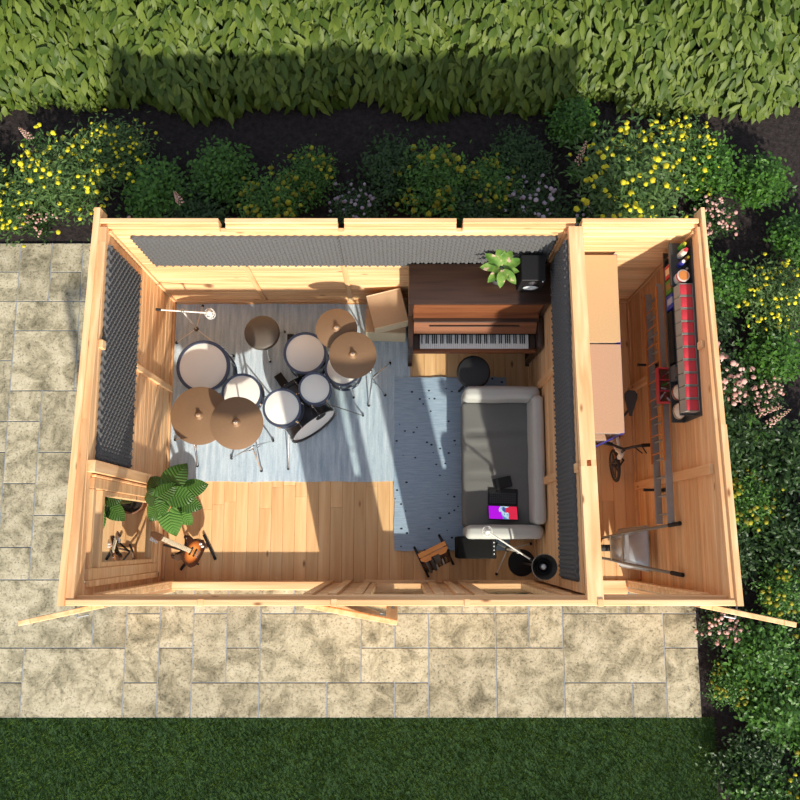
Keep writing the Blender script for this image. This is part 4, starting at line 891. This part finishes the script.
o = thing('tool_case', 'long black tool case on the lower shelf under the bins', 'case', (2.343, 2.185, zl)); MB().box(-.045, .050, -.225, .225, 0, .12, .008, 2).build('shell', BLACK, o); MB().box(-.049, -.045, -.05, .05, .05, .07, .002).build('latch', BLACKM, o)
o = thing('storage_case', 'dark grey case with brown top panel beside the pale helmets', 'case', (2.343, 1.875, zl)); MB().box(-.045, .050, -.065, .065, 0, .12, .006).build('shell', plain('blue_grey_plastic', (.07, .08, .095), .5), o); MB().box(-.04, .005, -.04, .04, .12, .123).build('top_panel', plain('brown_top', (.20, .13, .09), .6), o)
def helmet(label, y, band):
    o = thing('helmet', label, 'helmet', (2.352, y, zl)); MB().lathe([(.074, 0), (.076, .02), (.068, .065), (.04, .10), (0, .112), (0, .106), (.036, .095), (.062, .062), (.07, .02), (.069, 0), (.074, 0)], 32, Matrix.Diagonal((.68, .92, 1, 1))).build('dome', plain('helmet_white', (.68, .63, .54), .35), o)
    MB().lathe([(.0765, .018), (.0775, .02), (.0735, .046), (.072, .045), (.0765, .018)], 32, Matrix.Diagonal((.68, .92, 1, 1))).build('band', band, o)
helmet('pale helmet with red-brown band on the lower rack shelf', 1.715, plain('red_brown_band', (.35, .07, .03), .4)); helmet('pale helmet with tan band nearest the end of the lower rack shelf', 1.555, plain('tan_band', (.48, .34, .2), .4))
# red compartment crate
cr = thing('tool_crate', 'red-edged wooden crate with three compartments fixed under the wall rack', 'crate', (2.41, 1.81, 1.40))
CW = woodmat('crate_wood', (.16, .06, .02), (.26, .11, .04), 1, .6, 0)
MB().box(-.165, -.012, -.145, .145, 0, .012).box(-.012, 0, -.155, .155, 0, .12).build('tray', CW, cr); MB().box(-.175, -.165, -.155, .155, 0, .085, .002).box(-.165, -.012, -.155, -.145, 0, .085, .002).box(-.165, -.012, .145, .155, 0, .085, .002).build('frame', REDP, cr)
for yy in (-.05, .05): MB().box(-.165, -.012, yy-.004, yy+.004, .012, .075, .001).build('divider', REDP, cr)
def smalltool(nm, label, x, y, m1, m2, rz):
    o = thing(nm, label, 'tool', (x+.01, y+.01, 1.4125), rz, 'hand tools in the red crate'); MB().cyl((-.035, 0, .011), (.01, 0, .011), .010, .008, 10).build('handle', m1, o); MB().cyl((.008, 0, .011), (.045, 0, .011), .005, .003, 8).sphere((.045, 0, .011), .009, 1).build('tip', m2, o)
smalltool('paint_brush', 'red-handled hand tool in the back compartment of the red crate', 2.30, 1.895, REDP, STEEL, .7)
smalltool('screwdriver', 'orange-handled hand tool in the back compartment of the red crate', 2.25, 1.89, plain('orange_handle', (.55, .18, .04), .4), STEEL, 1.8)
smalltool('screwdriver', 'green-handled hand tool in the middle compartment of the red crate', 2.31, 1.82, GREENP, WHITE, .4); smalltool('paint_brush', 'pale-handled brush in the middle compartment of the red crate', 2.30, 1.775, WHITE, STEEL, -.2)
smalltool('paint_brush', 'white-handled brush in the front compartment of the red crate', 2.27, 1.71, WHITE, CREAM, .9); smalltool('screwdriver', 'white tool with red end in the front compartment of the red crate', 2.32, 1.69, WHITE, REDP, 2.2)
# ------------------------------------------------------------------ the garden
def soilmat(name, c0, c1, sc):
    m, nt, b = nmat(name); L = nt.links; tc = N(nt, 'ShaderNodeTexCoord'); n = N(nt, 'ShaderNodeTexNoise'); n.inputs['Scale'].default_value = sc; n.inputs['Detail'].default_value = 8; n.inputs['Roughness'].default_value = .7; L.new(tc.outputs['Object'], n.inputs[0])
    r = ramp(nt, [(.35, c0), (.7, c1)]); L.new(n.outputs[0], r.inputs[0]); L.new(r.outputs[0], b.inputs['Base Color']); b.inputs['Roughness'].default_value = .95; b.inputs['Specular IOR Level'].default_value = .1
    bp = N(nt, 'ShaderNodeBump'); bp.inputs['Strength'].default_value = .8; bp.inputs['Distance'].default_value = .03; L.new(n.outputs[0], bp.inputs['Height']); L.new(bp.outputs[0], b.inputs['Normal']); return m
SOIL = soilmat('garden_soil', (.020, .016, .016), (.050, .041, .040), 22)
mb = MB(); mb.box(-8, 8, -4, 10, -.14, -.075); struct(mb.build('ground', SOIL, smooth=False))
# paving
def pavemat():
    m, nt, b = nmat('limestone_paving'); L = nt.links; tc = N(nt, 'ShaderNodeTexCoord'); geo = N(nt, 'ShaderNodeNewGeometry')
    cmb = N(nt, 'ShaderNodeCombineXYZ'); [L.new(geo.outputs['Random Per Island'], cmb.inputs[i]) for i in range(3)]
    sc = N(nt, 'ShaderNodeVectorMath', operation='SCALE'); sc.inputs['Scale'].default_value = 19; L.new(cmb.outputs[0], sc.inputs[0]); ad = N(nt, 'ShaderNodeVectorMath', operation='ADD'); L.new(tc.outputs['Object'], ad.inputs[0]); L.new(sc.outputs[0], ad.inputs[1])
    n1 = N(nt, 'ShaderNodeTexNoise'); n1.inputs['Scale'].default_value = 4.2; n1.inputs['Detail'].default_value = 10; n1.inputs['Roughness'].default_value = .72; n1.inputs['Distortion'].default_value = .5; L.new(ad.outputs[0], n1.inputs[0])
    n2 = N(nt, 'ShaderNodeTexNoise'); n2.inputs['Scale'].default_value = 45; n2.inputs['Detail'].default_value = 6; n2.inputs['Roughness'].default_value = .7; L.new(ad.outputs[0], n2.inputs[0])
    r1 = ramp(nt, [(.34, (.135, .12, .08)), (.45, (.29, .26, .175)), (.54, (.43, .385, .27)), (.70, (.55, .50, .37))]); L.new(n1.outputs[0], r1.inputs[0])
    r2 = ramp(nt, [(.36, (.45, .45, .45)), (.48, (1, 1, 1)), (.62, (1.0, 1.0, 1.0)), (.72, (1.25, 1.22, 1.1))]); L.new(n2.outputs[0], r2.inputs[0])
    mu = N(nt, 'ShaderNodeMix', data_type='RGBA', blend_type='MULTIPLY'); mu.inputs[0].default_value = 1; L.new(r1.outputs[0], mu.inputs[6]); L.new(r2.outputs[0], mu.inputs[7])
    mr = N(nt, 'ShaderNodeMapRange'); mr.inputs['To Min'].default_value = .86; mr.inputs['To Max'].default_value = 1.12; L.new(geo.outputs['Random Per Island'], mr.inputs[0]); s2 = N(nt, 'ShaderNodeVectorMath', operation='SCALE'); L.new(mu.outputs[2], s2.inputs[0]); L.new(mr.outputs[0], s2.inputs['Scale'])
    L.new(s2.outputs[0], b.inputs['Base Color']); b.inputs['Roughness'].default_value = .85; b.inputs['Specular IOR Level'].default_value = .2
    bp = N(nt, 'ShaderNodeBump'); bp.inputs['Strength'].default_value = .5; bp.inputs['Distance'].default_value = .01; L.new(n2.outputs[0], bp.inputs['Height']); L.new(bp.outputs[0], b.inputs['Normal']); return m
PAVE = pavemat(); mb = MB(); U_ = .338; X0 = -5.34; Y1 = 3.66
def pave_block(x0, y0, nx, ny, cellh, seed):
    R = random.Random(seed); used = set(); sizes = [(2, 2), (2, 1), (1, 2), (1, 1), (3, 2), (2, 1), (1, 2), (1, 1)]
    for j in range(ny-1, -1, -1):
        for i in range(nx):
            if (i, j) in used: continue
            opts = sizes[:]; R.shuffle(opts); opts.append((1, 1))
            for (w, h) in opts:
                cells = [(i+a, j-b_) for a in range(w) for b_ in range(h)]
                if all(c not in used and 0 <= c[0] < nx and 0 <= c[1] < ny for c in cells): break
            used.update(cells); g = .0045
            mb.box(x0+i*U_+g, x0+(i+w)*U_-g, y0+(j-h+1)*cellh+g, y0+(j+1)*cellh-g, -.085, -.05+R.uniform(-.0015, .0015), .004)
NX = 24; X1 = 2.975; X0 = X1-NX*U_
pave_block(X0, -1.26, NX, 4, .335, 5)
pave_block(X0, .08, 9, 11, .325, 11)
struct(mb.build('patio', PAVE, smooth=False))
mb = MB(); mb.box(X0, X1-.002, -1.258, .08, -.10, -.058); mb.box(X0, X0+9*U_, .08, 3.655, -.10, -.058); struct(mb.build('trim_22', plain('bluish_grout', (.26, .30, .36), .9), smooth=False))
struct(MB().box(-2.5, 2.5, .0, 3.06, -.10, -.029).build('trim_23', plain('concrete_base', (.25, .24, .22), .9), smooth=False))
# ---- leaf clouds as one mesh
def leaf_arrays(P, D, UPV, L, W, fold=.25, droop=.25):
    n = len(P); D = D/np.linalg.norm(D, axis=1, keepdims=True); S = np.cross(D, UPV); S /= np.linalg.norm(S, axis=1, keepdims=True)+1e-9; Nn = np.cross(S, D)
    L = L[:, None]; W = W[:, None]
    rows = [(0, .0, 0), (.30, .85, .06), (.62, .95, .3), (1, .0, 1)]
    V = np.empty((n, 8, 3))
    V[:, 0] = P
    for k, (t, w, q) in enumerate(rows[1:3]):
        c = P+D*L*t-Nn*(droop*L*q)
        V[:, 1+3*k] = c-S*W*.5*w+Nn*(fold*W*.5*w); V[:, 2+3*k] = c; V[:, 3+3*k] = c+S*W*.5*w+Nn*(fold*W*.5*w)
    V[:, 7] = P+D*L-Nn*(droop*L)
    F3 = np.array([(0, 2, 1), (0, 3, 2), (4, 5, 7), (5, 6, 7)]); F4 = np.array([(1, 2, 5, 4), (2, 3, 6, 5)])
    return V, F3, F4
def leaf_object(name, P, D, UPV, L, W, mat, parent=None, **kw):
    V, F3, F4 = leaf_arrays(P, D, UPV, L, W, **kw); n = len(P); me = bpy.data.meshes.new(name)
    base = (np.arange(n)*8)[:, None, None]
    f3 = (F3[None]+base).reshape(-1, 3); f4 = (F4[None]+base).reshape(-1, 4)
    me.vertices.add(n*8); me.vertices.foreach_set('co', V.reshape(-1).astype(np.float32))
    loops = np.concatenate([f3.reshape(-1), f4.reshape(-1)]).astype(np.int32); me.loops.add(len(loops)); me.loops.foreach_set('vertex_index', loops)
    np_ = len(f3)+len(f4); me.polygons.add(np_)
    ls = np.concatenate([np.arange(len(f3))*3, len(f3)*3+np.arange(len(f4))*4]).astype(np.int32); me.polygons.foreach_set('loop_start', ls)
    try: me.polygons.foreach_set('loop_total', np.concatenate([np.full(len(f3), 3), np.full(len(f4), 4)]).astype(np.int32))
    except Exception: pass
    me.update(calc_edges=True); me.validate()
    return link_mesh(me, name, mat, parent, True, 180)
# ---- laurel hedge
HEDGE = leafmat('laurel_leaf', (.044, .082, .010), (.125, .170, .026), .5, .18, .25)
n = 17000
prof = np.array([(5.24, .02), (5.22, .16), (5.38, .34), (5.62, .54), (5.95, .74), (6.5, .90), (7.4, 1.0)]); seg = np.linalg.norm(np.diff(prof, axis=0), axis=1); cum = np.concatenate([[0], np.cumsum(seg)])
t = rng.uniform(0, cum[-1], n); Yp = np.interp(t, cum, prof[:, 0]); Zp = np.interp(t, cum, prof[:, 1])
Xp = rng.uniform(-5.4, 5.4, n); dn = rng.uniform(-.16, .03, n)+.07*np.sin(Xp*2.3)+.06*np.sin(Xp*5.1+t*3)
ang = np.interp(t, cum, [0, .25, .75, .9, 1.1, 1.4, 1.5]); Yp = Yp-dn*np.cos(ang); Zp = Zp+dn*np.sin(ang)
P_ = np.stack([Xp, Yp, Zp], 1)
az = rng.normal(0, .5, n); D_ = np.stack([np.sin(az), -np.cos(az)*np.interp(ang, [0, 1.5], [.55, 1.0]), np.interp(ang, [0, 1.5], [-.75, -.12])+rng.normal(0, .28, n)], 1)
UPV = np.stack([rng.normal(0, .25, n), -np.cos(ang)*.9, .55+np.sin(ang)], 1)
hg = thing('hedge', 'long laurel hedge with large glossy leaves along the back of the garden', 'hedge', (0, 0, -.075)); 
leaf_object('leaves', P_+np.array([0, 0, .075]), D_, UPV, rng.uniform(.13, .21, n), rng.uniform(.052, .080, n), HEDGE, hg, droop=.22)
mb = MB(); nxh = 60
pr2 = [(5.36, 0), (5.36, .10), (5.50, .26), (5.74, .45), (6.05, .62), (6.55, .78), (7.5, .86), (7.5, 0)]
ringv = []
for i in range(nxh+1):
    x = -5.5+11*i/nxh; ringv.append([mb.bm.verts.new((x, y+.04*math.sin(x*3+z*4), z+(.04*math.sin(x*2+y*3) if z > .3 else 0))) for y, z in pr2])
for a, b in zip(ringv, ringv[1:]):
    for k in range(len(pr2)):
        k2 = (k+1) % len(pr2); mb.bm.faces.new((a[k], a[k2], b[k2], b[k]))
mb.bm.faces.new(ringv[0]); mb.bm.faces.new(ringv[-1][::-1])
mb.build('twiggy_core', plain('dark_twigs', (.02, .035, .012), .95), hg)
# ---- shrubs
GK = leafmat('shrub_leaf_green', (.024, .08, .010), (.085, .21, .022), .45, .25); GG = leafmat('shrub_leaf_grey', (.045, .10, .025), (.11, .19, .05), .5, .25); GD = leafmat('shrub_leaf_dark', (.010, .034, .006), (.034, .082, .013), .45, .2)
YF = leafmat('yellow_flower', (.50, .44, .012), (.78, .72, .03), .6, .2); YG = leafmat('lime_flower', (.15, .15, .008), (.40, .38, .02), .6, .2); PF = leafmat('pink_flower', (.52, .26, .22), (.78, .52, .46), .6, .25); LF = leafmat('lilac_flower', (.27, .22, .28), (.45, .38, .45), .6, .2)
TWIG = plain('shrub_stem', (.07, .09, .03), .7)
def shrub(name, kind, r, h, seed, leafm, flm=None, nleaf=1500, ll=.05, lw=.022, nfl=60, fr_=.026, spiky=False):
    R = np.random.default_rng(seed); o = bpy.data.objects.new(name, None); COL.objects.link(o); o['category'] = 'shrub'; o['label'] = kind
    ns = 26; sa = R.uniform(0, 2*PI, ns); sr = r*np.sqrt(R.uniform(.02, 1, ns)); tip = np.stack([sr*np.cos(sa), sr*np.sin(sa), h*(1-.55*(sr/r)**2)*R.uniform(.8, 1.05, ns)], 1)
    st = MB()
    for q in tip: st.tube([(q[0]*.12, q[1]*.12, 0), (q[0]*.5, q[1]*.5, q[2]*.6), tuple(q)], [.006, .005, .003], 5)
    st.build('stem', TWIG, o)
    k = R.integers(0, ns, nleaf); tt = R.uniform(.25, 1.0, nleaf)**.7
    base = tip[k]; mid = np.stack([base[:, 0]*.5, base[:, 1]*.5, base[:, 2]*.6], 1); p0 = np.stack([base[:, 0]*.12, base[:, 1]*.12, base[:, 2]*0], 1)
    t2 = tt[:, None]; P = np.where(t2 < .5, p0+(mid-p0)*t2*2, mid+(base-mid)*(t2-.5)*2); sp = .055 if spiky else .085*(r/.35)
    P = P+R.normal(0, sp, (nleaf, 3))*np.array([1, 1, .55]); P[:, 2] = np.maximum(P[:, 2], .03)
    a = R.uniform(0, 2*PI, nleaf); D = np.stack([np.cos(a), np.sin(a), R.uniform(-.1, .8, nleaf)], 1); UPV = np.stack([R.normal(0, .35, nleaf), R.normal(0, .35, nleaf), np.ones(nleaf)], 1)
    leaf_object('foliage', P, D, UPV, R.uniform(.7, 1.25, nleaf)*ll, R.uniform(.8, 1.2, nleaf)*lw, leafm, o)
    if flm:
        fm = MB().sphere((0, 0, 0), 1.0, 2, (1, 1, .55)); hv = fm.bm.verts
        for v_ in hv:
            a_ = math.atan2(v_.co.y, v_.co.x); v_.co *= 1+.16*math.cos(5*a_)*math.hypot(v_.co.x, v_.co.y)+.05*math.sin(23*v_.co.x+31*v_.co.y)
        f0 = fm.build('flower_head', flm, o, True, 180)
        for i in range(nfl):
            q = tip[R.integers(0, ns)]+R.normal(0, .07*(r/.35), 3)*np.array([1, 1, .3]); z = min(h*1.12, max(.1, q[2]))+.03
            rr = fr_*R.uniform(.7, 1.2)
            f1 = f0 if i == 0 else f0.copy()
            if i: COL.objects.link(f1)
            f1.location = (q[0], q[1], z); f1.scale = (rr, rr, rr); f1.rotation_euler = (R.normal(0, .3), R.normal(0, .3), R.uniform(0, 6))
    return o
PR = {
 'Y': [shrub('flowering_shrub', '', .42, .62, 3, GG, YF, 2800, .055, .017, 98, .021), shrub('flowering_shrub', '', .38, .55, 4, GG, YF, 2500, .055, .017, 90, .022)],
 'L': [shrub('flowering_shrub', '', .36, .50, 5, GK, YG, 2500, .045, .02, 50, .028)],
 'G': [shrub('leafy_shrub', '', .30, .55, 6, GK, None, 2200, .055, .032), shrub('leafy_shrub', '', .34, .48, 7, GK, None, 2400, .05, .030)],
 'D': [shrub('leafy_shrub', '', .40, .45, 8, GD, None, 3000, .06, .026)],
 'P': [shrub('flowering_shrub', '', .30, .45, 9, GD, PF, 1600, .045, .02, 70, .024)],
 'V': [shrub('flowering_shrub', '', .32, .42, 10, GD, LF, 1700, .045, .02, 55, .022)],
}
CNT = {k: 0 for k in PR}; used_p = set()
GRP = {'Y': 'yellow-flowered shrubs', 'L': 'lime-flowered shrubs', 'G': 'green leafy shrubs', 'D': 'dark leafy shrubs', 'P': 'pink-flowered shrubs', 'V': 'lilac-flowered shrubs'}
def plant(kind, x, y, s, label):
    v = PR[kind][CNT[kind] % len(PR[kind])]; CNT[kind] += 1; rz = random.uniform(0, 6.28); sc = (s, s, s*random.uniform(.9, 1.1))
    if v.name not in used_p:
        used_p.add(v.name); v.location = (x, y, -.077); v.rotation_euler = (0, 0, rz); v.scale = sc; v['label'] = label; v['group'] = GRP[kind]
    else: dup(v, (x, y, -.077), rz, label, GRP[kind], sc)
for a in [
 ('Y', -3.55, 4.20, 1.15, 'yellow-flowered bush behind the back left end of the patio'),
 ('Y', -4.25, 4.05, 1.0, 'yellow-flowered bush at the far left, just behind the paving'),
 ('Y', -3.10, 4.60, .9, 'yellow-flowered bush nearest the hedge at the left, partly shaded'),
 ('Y', -4.75, 4.5, .9, 'yellow-flowered bush cut off by the left picture edge'),
 ('G', -2.62, 4.15, 1.0, 'green leafy bush just beyond the shed\'s back left corner'),
 ('P', -2.95, 3.58, .85, 'pink-flowered plant spilling onto the paving at the shed\'s back left corner'),
 ('P', -3.9, 3.85, .6, 'low pink-flowered plant among the yellow bushes at the left'),
 ('G', -1.95, 4.35, .95, 'shaded upright green bush behind the left end of the back wall'),
 ('D', -2.2, 3.75, .95, 'dark low bush hugging the left end of the back wall'),
 ('L', -1.35, 3.98, 1.0, 'shaded lime-flowered bush behind the drum end of the back wall'),
 ('L', -.95, 4.35, .8, 'shaded lime-flowered bush left of the bare soil patch'),
 ('V', -.45, 3.95, .9, 'shaded lilac-flowered bush behind the middle of the back wall'),
 ('D', -.05, 4.35, .9, 'dark bush standing beside the shaded lilac-flowered one'),
 ('L', .35, 4.25, 1.1, 'shaded lime-flowered bush behind the piano'),
 ('D', .75, 3.85, .9, 'dark low bush hugging the back wall behind the piano'),
 ('L', .95, 4.2, .9, 'shaded lime-flowered bush behind the potted plant on the piano'),
 ('V', 1.45, 4.0, 1.05, 'shaded lilac-flowered bush behind the partition wall'),
 ('D', 1.3, 4.55, .75, 'dark bush near the hedge behind the partition wall'),
 ('G', 1.88, 4.95, .8, 'sunlit-topped green bush at the left of the big yellow bush'),
 ('V', 1.95, 3.85, .7, 'shaded lilac plant left of the big yellow bush behind the store'),
 ('Y', 2.45, 4.2, 1.42, 'largest yellow-flowered bush behind the store'),
 ('Y', 3.05, 4.55, .95, 'yellow-flowered bush to the right of the largest one behind the store'),
 ('G', 3.25, 4.45, .95, 'bright green bush beyond the back right corner post'),
 ('G', 3.85, 4.25, .9, 'green bush at the right edge below the hedge'),
 ('P', 3.35, 3.85, .8, 'muted pink-flowered plant behind the back right corner'),
 ('G', 2.95, 3.5, .8, 'green bush touching the back right corner of the shed'),
 ('G', 4.2, 3.6, .9, 'green bush against the right picture edge level with the back wall'),
 ('G', 3.35, 3.1, .9, 'green bush beside the right wall near its back end'),
 ('Y', 3.95, 2.95, .95, 'yellow-flowered bush at the right edge, level with the paint tin'),
 ('D', 3.15, 2.75, .85, 'dark bush close to the right wall beside the bins'),
 ('G', 3.85, 2.35, .95, 'green bush at the right edge, just above the pink flowers'),
 ('P', 3.25, 2.15, 1.1, 'large pink-flowered bush beside the right wall'),
 ('P', 3.7, 1.95, .75, 'smaller pink-flowered plant to the right of the large pink one'),
 ('D', 3.35, 1.45, 1.0, 'dark bush below the large pink-flowered one by the right wall'),
 ('P', 3.05, 1.2, .6, 'small pink plant tucked against the middle of the right wall'),
 ('D', 3.95, 1.3, 1.05, 'dark bush at the right edge, level with the red crate'),
 ('L', 3.5, .85, .9, 'lime-flowered bush by the right wall, level with the ladder ends'),
 ('D', 3.95, .45, 1.05, 'dark bush at the right edge, level with the wheelbarrow'),
 ('D', 3.25, .35, .85, 'dark bush by the front end of the right wall'),
 ('L', 3.75, -.05, .8, 'lime-flowered bush under the tip of the open store door'),
 ('P', 3.15, -.35, .75, 'pink-flowered plant between the paving and the open store door'),
 ('G', 3.5, -.6, .95, 'green bush in front of the open store door'),
 ('L', 3.95, -.75, .9, 'lime-flowered bush at the right edge in front of the store door'),
 ('L', 3.25, -.95, .6, 'small lime-flowered bush beside the front right paving corner'),
 ('G', 3.6, -1.15, .95, 'green bush beyond the front right paving corner'),
 ('L', 4.0, -1.45, .95, 'lime-flowered bush at the right edge beside the lawn'),
 ('D', 3.35, -1.65, .8, 'dark bush where the lawn meets the bed'),
 ('G', 3.45, -2.0, .95, 'green bush at the bottom edge beside the lawn'),
 ('Y', 3.85, -2.1, .9, 'yellow-flowered bush in the bottom right corner'),
]: plant(*a)
# pink flower spires
for i, (x, y, dx, dy, lab) in enumerate([(-3.98, 4.75, .08, -.12, 'tall pink flower spire leaning at the top left below the hedge'), (-2.35, 4.0, .06, -.06, 'pink flower spire in the shade behind the left end of the back wall'), (3.62, 1.55, .10, .14, 'pink flower spire right of the dark bush by the right wall'), (3.5, 1.72, .14, .02, 'pink flower spire just under the smaller pink-flowered plant'), (1.85, 4.35, .02, .10, 'pale flower spire left of the big yellow bush')]):
    o = thing('flower_spire', lab, 'flower', (x, y, -.077), 0, 'flower spires'); a = Vector((0, 0, 0)); b = Vector((dx*1.2, dy*1.2, .78))
    MB().tube([a, b*.5+Vector((0, 0, .06)), b], [.006, .005, .003], 6).build('stem', STEMG, o)
    lfp = MB(); fh = None
    for k in range(44):
        t_ = .45+.53*k/44; p = b*t_+Vector((0, 0, .10*(1-t_))); aa = k*2.4; rr = .034*(1.15-t_)*1.5; 
        fq = MB().sphere((0, 0, 0), 1, 1).build('flower_head', PF, o) if fh is None else fh.copy()
        if fh is None: fh = fq
        else: COL.objects.link(fq)
        fq.location = p+Vector((rr*math.cos(aa), rr*math.sin(aa), 0)); fq.scale = (.012*(1.4-t_),)*3
    for k in range(9): lfp_a = k*.7; blade_mesh(lfp, (0, 0, .12+.03*k), (math.cos(lfp_a), math.sin(lfp_a), .4), (0, 0, 1), .12, .03, .3, .1, 4)
    lfp.build('foliage', GK, o)
# ---- lawn
def lawnmat():
    m, nt, b = nmat('grass_blade'); L = nt.links; geo = N(nt, 'ShaderNodeNewGeometry'); n = N(nt, 'ShaderNodeTexNoise'); n.inputs['Scale'].default_value = 6; n.inputs['Detail'].default_value = 4; L.new(geo.outputs['Position'], n.inputs[0])
    ad = N(nt, 'ShaderNodeMath', operation='MULTIPLY_ADD'); L.new(geo.outputs['Random Per Island'], ad.inputs[0]); ad.inputs[1].default_value = .45; L.new(n.outputs[0], ad.inputs[2])
    r = ramp(nt, [(.40, (.018, .048, .006)), (.75, (.060, .125, .014)), (1.0, (.12, .20, .03))]); L.new(ad.outputs[0], r.inputs[0]); L.new(r.outputs[0], b.inputs['Base Color']); b.inputs['Roughness'].default_value = .6; b.inputs['Specular IOR Level'].default_value = .2; return m
GRASS = lawnmat()
struct(MB().box(-5.5, 3.1, -2.9, -1.262, -.12, -.066).build('lawn', plain('turf', (.02, .055, .012), .95, 0, .3, 30), smooth=False))
n = 85000; P_ = np.stack([rng.uniform(-4.6, 3.1, n), rng.uniform(-2.85, -1.262, n), np.full(n, -.068)], 1); az = rng.uniform(0, 2*PI, n)
D_ = np.stack([np.cos(az), np.sin(az), rng.uniform(.4, 1.6, n)], 1); UPV = np.stack([np.cos(az+1.3), np.sin(az+1.3), np.full(n, .4)], 1)
gr = leaf_object('grass', P_, D_, UPV, rng.uniform(.025, .055, n), rng.uniform(.004, .008, n), GRASS, None, droop=.3)
tag(gr, 'short dark green lawn grass along the front edge of the paving', 'grass'); gr['kind'] = 'stuff'
# ------------------------------------------------------------------ light and camera
w = bpy.data.worlds.new('World'); SC.world = w; w.use_nodes = True; nt = w.node_tree; bg = nt.nodes['Background']
sky = nt.nodes.new('ShaderNodeTexSky'); sky.sky_type = 'NISHITA'; sky.sun_disc = False
sv = Vector((.22, -1.0, .655)).normalized()
sky.sun_elevation = math.asin(sv.z); sky.sun_rotation = math.atan2(sv.x, sv.y); sky.air_density = 1.0; sky.dust_density = .6
hs = nt.nodes.new('ShaderNodeHueSaturation'); hs.inputs['Saturation'].default_value = .40; nt.links.new(sky.outputs[0], hs.inputs['Color']); nt.links.new(hs.outputs[0], bg.inputs[0]); bg.inputs[1].default_value = .23
SC.cycles.diffuse_bounces = 8; SC.cycles.max_bounces = 16
sl = bpy.data.lights.new('sun', 'SUN'); sl.energy = 6.2; sl.angle = math.radians(1.4); sl.color = (1.0, .92, .79)
so_ = bpy.data.objects.new('sun', sl); COL.objects.link(so_); so_.rotation_euler = sv.to_track_quat('Z', 'Y').to_euler(); so_.location = sv*12
cam = bpy.data.cameras.new('camera'); co = bpy.data.objects.new('camera', cam); COL.objects.link(co); SC.camera = co
co.location = (-.015, .471, 8.763); co.rotation_euler = (.164, 0, 0); cam.sensor_width = 36; cam.lens = 36*850/800; cam.clip_end = 100
SC.view_settings.view_transform = 'Standard'; SC.view_settings.look = 'None'; SC.view_settings.exposure = 0.0; SC.view_settings.gamma = 1.0; SC.view_settings.use_curve_mapping = False
